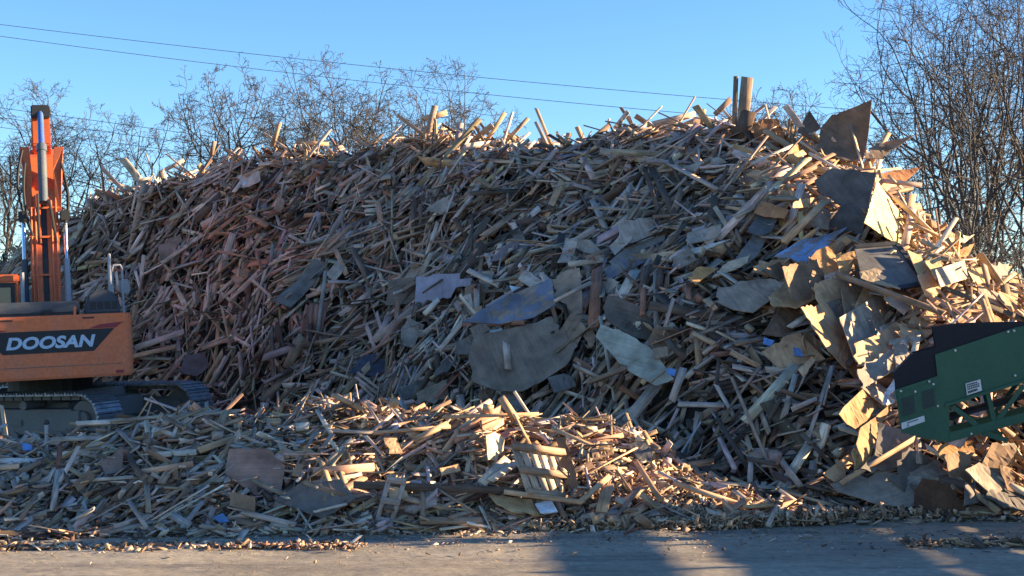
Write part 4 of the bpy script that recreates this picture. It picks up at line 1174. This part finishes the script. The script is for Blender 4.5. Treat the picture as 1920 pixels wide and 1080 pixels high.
for s in (-1, 1):   # splayed lugs that carry the arm cylinder
    MB().prism([(s * .20, .75, 4.1), (s * .31, .72, 4.1), (s * .34, .98, 4.9), (s * .40, 1.25, 5.35), (s * .22, 1.28, 5.35), (s * .19, 1.0, 4.9)], (0, .18, .02)).build('cylinder_lug', M['boom'], bo, bevel=.01)
for z in (2.9, 3.6, 4.15):
    MB().box((-.27, rear(z) - .07, z), (.27, rear(z) - .045, z + .035)).build('pipe_clamp', M['boom'], bo)
for x, z0, z1 in ((-.22, 1.9, 4.5), (-.15, 1.9, 4.4), (.13, 1.9, 4.3), (.21, 1.9, 4.6)):
    zz = np.linspace(z0, z1, 8)
    MB().tube([(x, rear(z) - .07, z) for z in zz], .019, 6).build('hydraulic_pipe', M['boom'], bo)
def bow(p0, p1, out, n=10):
    a, b, o = np.array(p0), np.array(p1), np.array(out)
    return [tuple(a + (b - a) * t + o * math.sin(t * math.pi)) for t in np.linspace(0, 1, n)]
for p0, p1, o_ in (((-.34, .95, 5.25), (-.24, .55, 3.75), (-.14, -.15, 0)), ((-.30, .9, 5.0), (-.20, .5, 3.6), (-.08, -.2, 0)), ((.34, .95, 5.0), (.30, .5, 3.7), (.12, -.12, -.1)), ((.1, .6, 4.3), (.2, .4, 3.5), (.0, -.2, 0)), ((-.1, .6, 4.4), (-.1, .4, 3.5), (.0, -.22, 0))):
    MB().tube(bow(p0, p1, o_), .024, 6).build('hose', M['hose'], bo)
for s, mt in ((-1, 'barrel'), (1, 'chrome')):
    bc = MB().tube([(s * .36, -.05, 1.5), (s * .36, .42, 3.2)], .062, 10).build('boom_cylinder', M['deck'] if s < 0 else M['pipe'], ex, smooth=True)  # right barrel in a paler material for the sun on it
    MB().tube([(s * .36, .42, 3.2), (s * .36, .62, 3.95)], .04, 10).build('rod', M['chrome'], bc, smooth=True)
    MB().box((s * .36 - .085, .50, 3.9), (s * .36 + .085, .75, 4.1)).build('rod_eye', M['black'], bc, bevel=.02)
ac = MB().tube([(0, .62, 4.25), (0, 1.16, 5.35)], .082, 12).tube([(0, 1.10, 5.24), (0, 1.17, 5.37)], .095, 12).build('arm_cylinder', M['barrel'], ex, smooth=True)
MB().tube([(0, 1.16, 5.35), (0, 1.52, 6.05)], .058, 10).build('rod', paint_mat('blue grey rod', (.07, .16, .42), .3, (.3, .3, .3), .1, 4, .3), ac, smooth=True)
am = MB().prism([(-.17, y, z) for y, z in [(1.62, 6.0), (1.85, 6.1), (3.0, 5.2), (4.5, 2.8), (4.2, 2.6), (2.4, 5.0), (1.75, 5.45)]], (.34, 0, 0)).build('arm', M['boom'], ex, bevel=.025)
MB().box((-.17, 1.46, 5.93), (.17, 1.72, 6.17)).build('arm_end_cap', M['black'], am, bevel=.02)
bk = MB()
bprof = [(4.3, 2.75), (4.75, 2.5), (5.1, 2.0), (4.95, 1.5), (4.5, 1.35), (4.2, 1.6), (4.35, 1.75), (4.6, 1.7), (4.85, 1.95), (4.6, 2.3), (4.2, 2.5)]
bk.prism([(-.5, y, z) for y, z in bprof], (1.0, 0, 0))
for s in (-.5, .47): bk.prism([(s, y, z) for y, z in [(4.3, 2.7), (4.75, 2.45), (5.05, 2.0), (4.9, 1.55), (4.45, 1.4), (4.15, 1.7)]], (.03, 0, 0))
bk.build('bucket', M['steel'], ex, bevel=.01)
# rails, mirror
MB().tube([(1.02, -1.9, 2.2), (1.02, -1.9, 3.10), (1.02, -1.85, 3.16), (1.02, -1.6, 3.16), (1.02, -1.55, 3.10), (1.02, -1.55, 2.1)], .022, 8).build('handrail', M['pipe'], ex, smooth=True)
MB().tube([(1.08, -1.2, 2.1), (1.08, -1.2, 2.94), (1.11, -1.2, 3.0), (1.22, -1.2, 3.0), (1.25, -1.2, 2.94), (1.25, -1.2, 2.1)], .022, 8).build('handrail', M['pipe'], ex, smooth=True)
MB().tube([(1.25, -1.0, 2.3), (1.42, -1.0, 2.34), (1.45, -1.0, 2.62), (1.30, -1.0, 2.66)], .012, 6).build('mirror_arm', M['black'], ex)
MB().box((1.21, -1.06, 2.50), (1.38, -.99, 2.76)).build('mirror', M['pipe'], ex, bevel=.025, smooth=True)
# undercarriage
YT = R(-25 - 18.4)
cu, su = math.cos(YT), math.sin(YT)
def tr(u, v, z): return (u * cu - v * su, u * su + v * cu, z)
class TB(MB):
    def tbox(s, a, b):
        vs = [tr(x, y, z) for x in (a[0], b[0]) for y in (a[1], b[1]) for z in (a[2], b[2])]
        return s.add(vs, [(0, 1, 3, 2), (4, 6, 7, 5), (0, 4, 5, 1), (2, 3, 7, 6), (0, 2, 6, 4), (1, 5, 7, 3)])
TB().tbox((-.9, -.95, .42), (.9, .95, .86)).tbox((-1.3, -.95, .35), (-.7, .95, .7)).tbox((.7, -.95, .35), (1.3, .95, .7)).build('car_body', M['steel'], ex, bevel=.03)
rg = [(.72 * math.cos(R(a)), .72 * math.sin(R(a)), .86) for a in range(0, 360, 15)]
MB().prism(rg, (0, 0, .27)).build('slewing_ring', M['black'], ex)
LT, RT_ = 4.75, .41
def stadium(s_):   # point and tangent at distance s_ round the track
    st_ = LT - 2 * RT_; a_ = math.pi * RT_
    s_ %= 2 * (st_ + a_)
    if s_ < st_: return (-st_ / 2 + s_, 2 * RT_ + .04), (1, 0)
    s_ -= st_
    if s_ < a_:
        q = s_ / RT_; return (st_ / 2 + RT_ * math.sin(q), RT_ + .04 + RT_ * math.cos(q)), (math.cos(q), -math.sin(q))
    s_ -= a_
    if s_ < st_: return (st_ / 2 - s_, .04), (-1, 0)
    s_ -= st_
    q = s_ / RT_; return (-st_ / 2 - RT_ * math.sin(q), RT_ + .04 - RT_ * math.cos(q)), (-math.cos(q), math.sin(q))
per = 2 * (LT - 2 * RT_) + 2 * math.pi * RT_
for v0 in (-1.2, 1.2):
    tf = TB().tbox((-1.75, v0 - .20, .20), (1.75, v0 + .20, .62)).tbox((1.2, v0 - .23, .25), (1.95, v0 + .23, .60)).tbox((.3, v0 - .225, .34), (.7, v0 + .225, .46)).tbox((-1.2, v0 - .225, .34), (-.8, v0 + .225, .46)).build('track_frame', M['steel'], ex, bevel=.02)
    tb = TB(); nS = 50
    for i in range(nS):
        (u, z), (tu, tz) = stadium(per * i / nS)
        w_ = per / nS * .47
        nu, nz = -tz, tu
        for h0, h1, k0, k1 in ((-.015, .012, -1, 1), (.012, .042, -.9, -.62), (.012, .03, -.12, .12), (.012, .03, .6, .85)):
            q = [(u + tu * w_ * k + nu * h, z + tz * w_ * k + nz * h) for k, h in ((k0, h0), (k1, h0), (k1, h1), (k0, h1))]
            tb.prism([tr(a, v0 - .3, b) for a, b in q], np.array(tr(0, .6, 0)) - np.array(tr(0, 0, 0)))
    tb.build('track_shoes', M['shoe'], ex)
    lb_ = TB()
    for i in range(nS):
        (u, z), (tu, tz) = stadium(per * i / nS)
        nu, nz = -tz, tu; w_ = per / nS * .42
        for v in (-.13, .09):
            q = [(u + tu * w_ * k + nu * h, z + tz * w_ * k + nz * h) for k, h in ((-1, -.09), (1, -.09), (1, -.016), (-1, -.016))]
            lb_.prism([tr(a, v0 + v, b) for a, b in q], np.array(tr(0, .05, 0)) - np.array(tr(0, 0, 0)))
    lb_.build('track_chain', M['steel'], ex)
    for u, r_, nm in ((LT / 2 - RT_, .31, 'idler'), (-LT / 2 + RT_, .33, 'sprocket')):
        MB().tube([tr(u, v0 - .12, RT_ + .04), tr(u, v0 + .12, RT_ + .04)], r_, 20).tube([tr(u, v0 - .2, RT_ + .04), tr(u, v0 + .2, RT_ + .04)], r_ * .45, 14).build(nm, M['steel'], ex, bevel=.015)
    for u in (-.75, .75):
        MB().tube([tr(u, v0 - .24, .69), tr(u, v0 + .2, .69)], .075, 12).build('carrier_roller', M['steel'], ex)
    for u in np.linspace(-1.5, 1.5, 7):
        MB().tube([tr(u, v0 - .22, .17), tr(u, v0 + .22, .17)], .085, 12).build('track_roller', M['steel'], ex)

# ------------------------------------------------------------------ green conveyor at the right edge
YC, DC = 15.15, 0.8
base_c = P(1800, 829, YC)
cv = empty('conveyor', (base_c[0], YC + DC / 2, 0))
tag(cv, 'dark green conveyor with black rubber skirts reaching in at the right edge', 'conveyor')
O_ = np.array(cv.location)
def CP(px, py, dy=0): return P(px, py, YC) - O_ + np.array([0, dy, 0])
def plate(name, pts, mat, y0, y1, parent=cv, bevel=0.0):
    return MB().prism([CP(x, y) + np.array([y0 * .28, y0, 0]) for x, y in pts], ((y1 - y0) * .28, y1 - y0, 0)).build(name, mat, parent, bevel=bevel)
up = [(1753, 665), (1904, 614), (1990, 600), (2420, 470), (2420, 556), (1920, 711), (1772, 757), (1758, 705)]
low = [(1678, 731), (1758, 705), (1772, 757), (1780, 762), (1780, 811), (1779, 829), (1740, 823), (1690, 811)]
for y0, y1 in ((0, .02), (DC - .02, DC)):
    sp = plate('side_panel', up, M['green'], y0, y1)
    np_ = plate('end_panel', low, M['green'], y0 - (.012 if y0 == 0 else 0), y1)
    plate('frame_rail', [(1779, 829), (1779, 811), (2420, 640), (2420, 658)], M['green'], y0 - .02, y1 + .02, bevel=.006)
    plate('lip', [(1772, 757), (1920, 711), (2420, 556), (2420, 562), (1920, 717), (1772, 763)], M['green'], y0 - .03, y1 + .01)
    for a, b in (((1786, 762), (1842, 806)), ((1852, 735), (1866, 795)), ((1842, 812), (1890, 826)), ((1920, 722), (1866, 795)), ((1990, 700), (1990, 764)), ((1926, 716), (1990, 764)), ((2100, 665), (2100, 733)), ((2000, 695), (2100, 733)), ((2250, 620), (2250, 690)), ((2110, 662), (2250, 690))):
        d_ = nrm(np.array([b[0] - a[0], b[1] - a[1]], float)); n2_ = np.array([-d_[1], d_[0]]) * 4.5
        plate('brace', [tuple(np.array(a) + n2_), tuple(np.array(b) + n2_), tuple(np.array(b) - n2_), tuple(np.array(a) - n2_)], M['green'], y0, y1)
    if y0 == 0:
        for x, y in ((1889, 622), (1790, 657), (1902, 704), (1741, 715), (1688, 733), (1757, 761), (1749, 720), (1715, 734), (1820, 813), (1900, 620)):
            c_ = CP(x, y)
            MB().tube([tuple(c_ + np.array([0, -.03, 0])), tuple(c_)], .013, 8).build('bolt', M['bolt'], sp if y < 710 else np_)
        gp = plate('vent_plate', [(1681, 738), (1752, 714), (1757, 763), (1692, 783)], M['green'], -.022, -.012, np_, .004)
        for cx_, cy_ in ((1701, 759), (1739, 746)):
            for k in range(8):
                yk = cy_ - 15 + k * 4.3
                plate('louvre', [(cx_ - 11 + k * .4, yk + 3.3), (cx_ + 12 + k * .4, yk - 3.8), (cx_ + 12 + k * .4, yk - .8), (cx_ - 11 + k * .4, yk + 6.3)], M['ink'], -.027, -.0225, gp)
        for pts_, name in (([(1810, 719), (1838, 711), (1841, 732), (1813, 741)], 'sticker'), ([(1690, 793), (1733, 779), (1734, 790), (1691, 805)], 'sticker')):
            stk = plate(name, pts_, M['white'], -.019, -.0125, sp if pts_[0][0] > 1800 else np_)
            a, b, c_, d_ = [np.array(p, float) for p in pts_]
            rows = ((.10, .22, .8), (.28, .40, .9), (.46, .58, .9), (.68, .88, .75)) if pts_[0][0] > 1800 else ((.2, .38, .75), (.55, .85, .3))
            for v0_, v1_, wd in rows:
                e0 = .08 if pts_[0][0] > 1800 else .25
                nseg = 7
                for k in range(nseg):
                    u0 = e0 + (wd - e0) * k / nseg; u1 = e0 + (wd - e0) * (k + .72) / nseg
                    f_ = lambda u, v: tuple((a + (b - a) * u) * (1 - v) + (d_ + (c_ - d_) * u) * v)
                    plate('print', [f_(u0, v0_), f_(u1, v0_), f_(u1, v1_), f_(u0, v1_)], M['ink'], -.0225, -.0192, stk)
skirt = [(1678, 731), (1675, 700), (1710, 663), (1755, 651), (1753, 665), (1758, 705)]
for y0, y1 in ((.021, .04), (DC - .04, DC - .021)):
    plate('rubber_skirt', [(1679, 731), (1675, 700), (1710, 663), (1755, 651), (1749, 613), (1800, 606), (1853, 604), (1990, 602), (2420, 470), (2420, 520), (1904, 640), (1760, 712)], M['rubber'], y0, y1)
plate('end_cover', [(1679, 731), (1675, 700), (1710, 663), (1714, 666), (1680, 702), (1684, 731)], M['rubber'], .04, DC - .04)
MB().tube([tuple(CP(1730, 765, .05) + np.array([.014, 0, 0])), tuple(CP(1730, 765, DC - .05) + np.array([.28 * (DC - .05), 0, 0]))], .2, 18).build('tail_drum', M['rubber'], cv)
plate('belt', [(1722, 735), (2420, 530), (2420, 538), (1722, 743)], M['rubber'], .08, DC - .08)
plate('belt', [(1722, 800), (2420, 600), (2420, 606), (1722, 806)], M['rubber'], .08, DC - .08)
# the part of the machine that stands outside the picture: legs
for px_ in (2080, 2330):
    x_ = CP(px_, 700)[0]; zt = CP(px_, 829 - .26 * (px_ - 1779) + 8)[2]
    for y in (-.34, .34):
        MB().box((x_ - .06, y - .06, 0), (x_ + .06, y + .06, zt)).box((x_ - .2, y - .2, 0), (x_ + .2, y + .2, .03)).build('leg', M['green'], cv)

# ------------------------------------------------------------------ slatted trailer and hopper bin, unseen, added to cast shade into view
hb = empty('shade_hopper_bin', (11, 17.9, 0))
tag(hb, 'raised tilted steel hopper bin on four legs, unseen, added to shade the heap', 'hopper')
zb = lambda y: 3.56 + .5 * (y + 1.0)
y0_, y1_ = -1.7, 1.8
for x in (-.8, .74):
    MB().prism([(x, y0_, zb(y0_)), (x, y1_, zb(y1_)), (x, y1_ - .3, zb(y1_) + 1.5), (x, y0_ - .1, zb(y0_) + 1.6)], (.06, 0, 0)).build('side_wall', M['barrel'], hb)
MB().prism([(-.74, y0_, zb(y0_)), (-.74, y1_, zb(y1_)), (-.74, y1_ - .02, zb(y1_) + .06), (-.74, y0_ - .02, zb(y0_) + .06)], (1.48, 0, 0)).build('floor_plate', M['barrel'], hb)
MB().prism([(-.74, y0_ + .06, zb(y0_) + .09), (-.74, y0_ + .02, zb(y0_) + 1.55), (-.74, y0_ - .04, zb(y0_) + 1.55), (-.74, y0_, zb(y0_) + .06)], (1.48, 0, 0)).build('end_wall', M['barrel'], hb)
for x in (-.7, .7):
    for y in (-1.5, 1.5):
        MB().box((x - .06, y - .06, 0), (x + .06, y + .06, zb(y) - .01)).box((x - .2, y - .2, 0), (x + .2, y + .2, .03)).build('leg', M['steel'], hb)
tl = empty('shade_trailer', (9.7, 14.4, 0), (0, 0, R(3)))  # unseen, added so its slats stripe the yard with shade
tag(tl, 'slatted stake sided trailer added unseen past the right edge to shade the yard', 'shade_trailer')
tf = MB().box((-1.05, -2.2, .62), (1.05, 2.0, .74)); tf.box((-.06, 2.0, .62), (.06, 3.0, .70)); tf.build('deck', M['steel'], tl, bevel=.01)
for x in (-1.07, 1.04):
    for z0, z1 in ((.76, .92), (.97, 1.16), (1.21, 1.40), (1.50, 1.76)):
        MB().box((x, -2.2, z0), (x + .03, 2.0, z1)).build('side_slat', M['barrel'], tl)
    for y in (-2.1, -.8, .6, 1.9):
        MB().box((x + (.032 if x > 0 else -.052), y - .04, .62), (x + (.082 if x > 0 else -.002), y + .04, 1.8)).build('stake', M['steel'], tl)
for y in (-.7, .2):
    for x in (-1.18, .98):
        wh = MB().tube([(x, y, .4), (x + .2, y, .4)], .4, 22).build('wheel', M['rubber'], tl, bevel=.03)
        MB().tube([(x - .01, y, .4), (x + .21, y, .4)], .2, 16).build('rim', M['pipe'], wh)

# ------------------------------------------------------------------ bare trees
def grow(seed, Ht, spread=1.0, leader=True, lv=(11, 7, 6, 4), r0=.11, rmin=.0075, low=.25):
    """polylines (points, radii, level) of a leafless tree Ht metres high"""
    g = np.random.default_rng(seed); out = []
    def br(p, d, L_, r, lvl, up):
        n_ = max(4, int(5 + L_ * 1.2)) if lvl < 2 else 4 if lvl == 2 else 3
        pts = [p]; ds = [d]; step = L_ / n_
        for i in range(n_):
            d = nrm(d + g.normal(0, (.07, .16, .22, .28, .3)[lvl], 3) + np.array([0, 0, up]))
            p = p + d * step; pts.append(p); ds.append(d)
        rt = max(rmin, r * (.25 if lvl else .2))
        rad = np.linspace(r, rt, n_ + 1)
        out.append((np.array(pts), rad, lvl))
        if lvl >= len(lv): return
        k = lv[lvl]; k = max(2, int(round(k * g.uniform(.75, 1.25))))
        t0 = low if lvl == 0 else .18
        az0 = g.uniform(0, 6.28)
        for j in range(k):
            t = t0 + (1 - t0) * (j + g.uniform(.1, .9)) / k
            f = t * n_; i = min(int(f), n_ - 1); q = pts[i] + (pts[i + 1] - pts[i]) * (f - i); dd = ds[i + 1]
            a = np.cross(dd, [0, 0, 1.0] if abs(dd[2]) < .95 else [1.0, 0, 0]); a = nrm(a); b = np.cross(dd, a)
            az = az0 + j * 2.4 + g.normal(0, .5)
            an = R((g.uniform(32, 62) if lvl == 0 else g.uniform(30, 70))) * (spread if lvl == 0 else 1)
            nd2 = nrm(dd * math.cos(an) + (a * math.cos(az) + b * math.sin(az)) * math.sin(an))
            Lc = L_ * ((.62, .52, .5, .55)[lvl]) * (1.15 - .65 * t) * g.uniform(.75, 1.2) * (1.15 if lvl == 0 and spread > 1 else 1)
            rc = min(np.interp(f, np.arange(n_ + 1), rad) * .85, r * (.7 if lvl == 0 else .5))
            br(q, nd2, Lc, max(rmin, rc), lvl + 1, (.03, .10, .06, .03, 0)[lvl + 1] if lvl < 3 else .02)
    br(np.array([0, 0, -.1]), nrm(np.array([g.normal(0, .05), g.normal(0, .05), 1])), Ht * .95, r0, 0, .03)
    return out

def tubes(polys, sides):
    Vs, Fs = [], []; n0 = 0
    ang = np.arange(sides) * 2 * math.pi / sides
    cs_, sn_ = np.cos(ang), np.sin(ang)
    for pts, rad, lvl in polys:
        t = np.gradient(pts, axis=0); t = nrm(t)
        a = np.where(np.abs(t[:, 2:3]) < .9, np.array([[0, 0, 1.0]]), np.array([[1.0, 0, 0]]))
        e1 = nrm(np.cross(t, a)); e2 = np.cross(t, e1)
        ring = pts[:, None] + (e1[:, None] * cs_[None, :, None] + e2[:, None] * sn_[None, :, None]) * rad[:, None, None]
        m_ = len(pts)
        Vs.append(ring.reshape(-1, 3))
        i = np.arange(m_ - 1)[:, None] * sides + np.arange(sides)[None]
        j = np.arange(m_ - 1)[:, None] * sides + (np.arange(sides)[None] + 1) % sides
        Fs.append(np.stack([i, j, j + sides, i + sides], -1).reshape(-1, 4) + n0)
        n0 += m_ * sides
    return np.concatenate(Vs), np.concatenate(Fs)

KINDS = {   # name: (seed, height, spread, levels, trunk radius, min radius, first limb)
    'spread': (11, 13.0, 1.15, (8, 7, 6, 4), .20, .0105, .42),
    'spread2': (23, 13.0, 1.25, (8, 7, 6, 4), .19, .0105, .45),
    'upright': (31, 13.0, .8, (11, 6, 5, 3), .18, .0105, .4),
    'tall': (47, 16.0, .75, (11, 6, 5, 3), .13, .009, .16),
    'tall2': (53, 16.0, .9, (11, 6, 5, 3), .15, .009, .16),
    'tall3': (67, 16.0, .7, (10, 6, 5, 3), .11, .009, .14),
    'round': (83, 13.0, 1.05, (12, 7, 6, 4), .18, .0105, .38),
    'shrub': (71, 4.5, 1.0, (10, 7, 5, 4), .05, .007, .04)}
PROTO = {}
for k, (sd, ht, spd, lv, r0, rm, lo) in KINDS.items():
    ps = grow(sd, ht, spd, True, lv, r0, rm, lo)
    a = np_mesh('trunk', *tubes([p for p in ps if p[2] <= 1], 7), smooth=True); a.materials.append(M['bark'])
    b = np_mesh('crown', *tubes([p for p in ps if p[2] > 1], 3)); b.materials.append(M['twig'])
    PROTO[k] = (a, b, max(p[0][:, 2].max() for p in ps) * .97)
def tree(kind, px, d, pytop, rot, label, lean=0, group='bare trees behind the heap', name='bare_tree', cat='tree', fat=1.0, sxy=None):
    a, b, ht = PROTO[kind]
    pz = P(px, pytop, d)
    s = pz[2] / ht
    o = empty(name, (pz[0], d, 0), (0, R(lean), R(rot)))
    w_ = s if sxy is None else sxy
    o.scale = (w_, w_, s)
    tag(o, label, cat, group)
    for nm, me in (('trunk', a), ('crown', b)):
        c = bpy.data.objects.new(nm, me); C.objects.link(c); c.parent = o
    return o
T_ = tree
T_('spread2', 20, 62, 190, 40, 'bare tree cut by the left picture edge, left of the excavator boom')
T_('round', 140, 60, 165, 10, 'bare tree rising right behind the excavator boom top')
T_('spread', 235, 63, 205, 120, 'low spreading bare tree between the boom and the left end of the crest')
T_('spread', -60, 52, 300, 200, 'dark low bare tree at the far left edge beside the cab')
T_('spread2', 405, 58, 150, 75, 'wide bare tree whose limbs lean left over the left crest')
T_('spread', 490, 60, 130, 310, 'bare tree with a curved bare limb, second of the crest row')
T_('round', 560, 64, 150, 200, 'dense bushy bare tree left of the tallest crest row tree')
T_('round', 632, 57, 98, 290, 'tallest and straightest bare tree behind the left crest')
T_('spread2', 725, 66, 165, 160, 'small thin bare tree right of the tallest crest row tree')
T_('round', 835, 58, 128, 20, 'isolated bare tree tilting right behind the left hump of the crest', lean=6)
T_('upright', 775, 68, 190, 330, 'low bare tree mostly hidden left of the isolated tilting tree')
T_('spread', 1440, 66, 182, 60, 'tip of a bare tree peeking out above the thick crest post')
T_('upright', 1575, 68, 160, 250, 'fine twigged bare tree between the curled crest sheet and the tall wood')
T_('spread2', 1530, 72, 195, 140, 'lowest faint bare tree just left of the fine twigged one')
for px, d, pt, kd, rt, lb, ln in [
    (1745, 47, 10, 'tall2', 20, 'tall bare tree leading the right hand wood, its limbs spreading left', -6),
    (1772, 43, -60, 'tall', 90, 'slim tall bare tree, second from the left in the right hand wood', 0),
    (1800, 55, -10, 'tall3', 200, 'thin far bare tree between the slim one and the forked one', 2),
    (1812, 45, -120, 'tall2', 250, 'forked dark trunked bare tree in the middle of the right hand wood', -2),
    (1842, 50, -60, 'tall', 310, 'bare tree standing right of the forked one in the wood', 1),
    (1862, 42, -150, 'tall3', 30, 'straight near bare tree with a pale trunk in the right wood', 0),
    (1888, 48, -90, 'tall2', 130, 'dense bare tree close to the right picture edge', 1),
    (1910, 41, -170, 'tall', 170, 'near bare tree whose trunk stands at the right picture edge', 0),
    (1950, 44, -120, 'tall3', 80, 'bare tree just beyond the right picture edge, limbs reaching in', -4),
    (1715, 60, 110, 'tall3', 140, 'far faint bare tree at the left foot of the right hand wood', 0),
    (1930, 60, 20, 'tall2', 5, 'far bare tree in the back row at the right picture edge', 0)]:
    T_(kd, px + 4, d, pt, rt, lb, ln, 'bare trees of the right hand wood', sxy=.86 * P(px, pt, d)[2] / PROTO[kd][2])
for px, d, pt, rt, lb in [(1730, 38, 400, 0, 'leafless shrub right of the sunlit upright plywood'), (1845, 38, 410, 150, 'low leafless shrub left of the right edge shrub'), (1900, 39, 390, 230, 'leafless shrub at the right picture edge'), (1760, 50, 340, 110, 'leafless shrub among the trunks at the left of the wood')]:
    T_('shrub', px, d, pt, rt, lb, 0, 'shrubs under the right hand wood', 'bare_shrub', 'shrub')

# ------------------------------------------------------------------ power lines
for pts, d, lb in [([(-400, -5), (0, 45), (320, 83), (640, 118), (960, 152), (1240, 176), (1520, 200), (1900, 228), (2300, 250)], 46, 'upper of the two long power lines crossing the sky'),
                   ([(-400, 10), (0, 68), (320, 109), (640, 147), (960, 182), (1180, 204), (1520, 232), (1900, 258), (2300, 280)], 47, 'lower of the two long power lines crossing the sky'),
                   ([(-400, 150), (0, 204), (240, 234), (435, 261), (700, 300), (1000, 345)], 45, 'top one of three power lines passing the excavator boom'),
                   ([(-400, 168), (0, 222), (240, 252), (435, 279), (700, 318), (1000, 362)], 45.5, 'middle one of three power lines passing the excavator boom'),
                   ([(-400, 186), (0, 240), (240, 271), (375, 289), (700, 335), (1000, 380)], 46, 'bottom one of three power lines passing the excavator boom')]:
    q = np.array(pts, float); xx = np.linspace(q[0, 0], q[-1, 0], 40)
    co = np.polyfit(q[:, 0], q[:, 1], 2)
    MBp = [tuple(P(x, np.polyval(co, x), d)) for x in xx]
    o = MB().tube(MBp, .010, 5).build('power_line', M['wire'])
    tag(o, lb, 'power line', 'power lines')
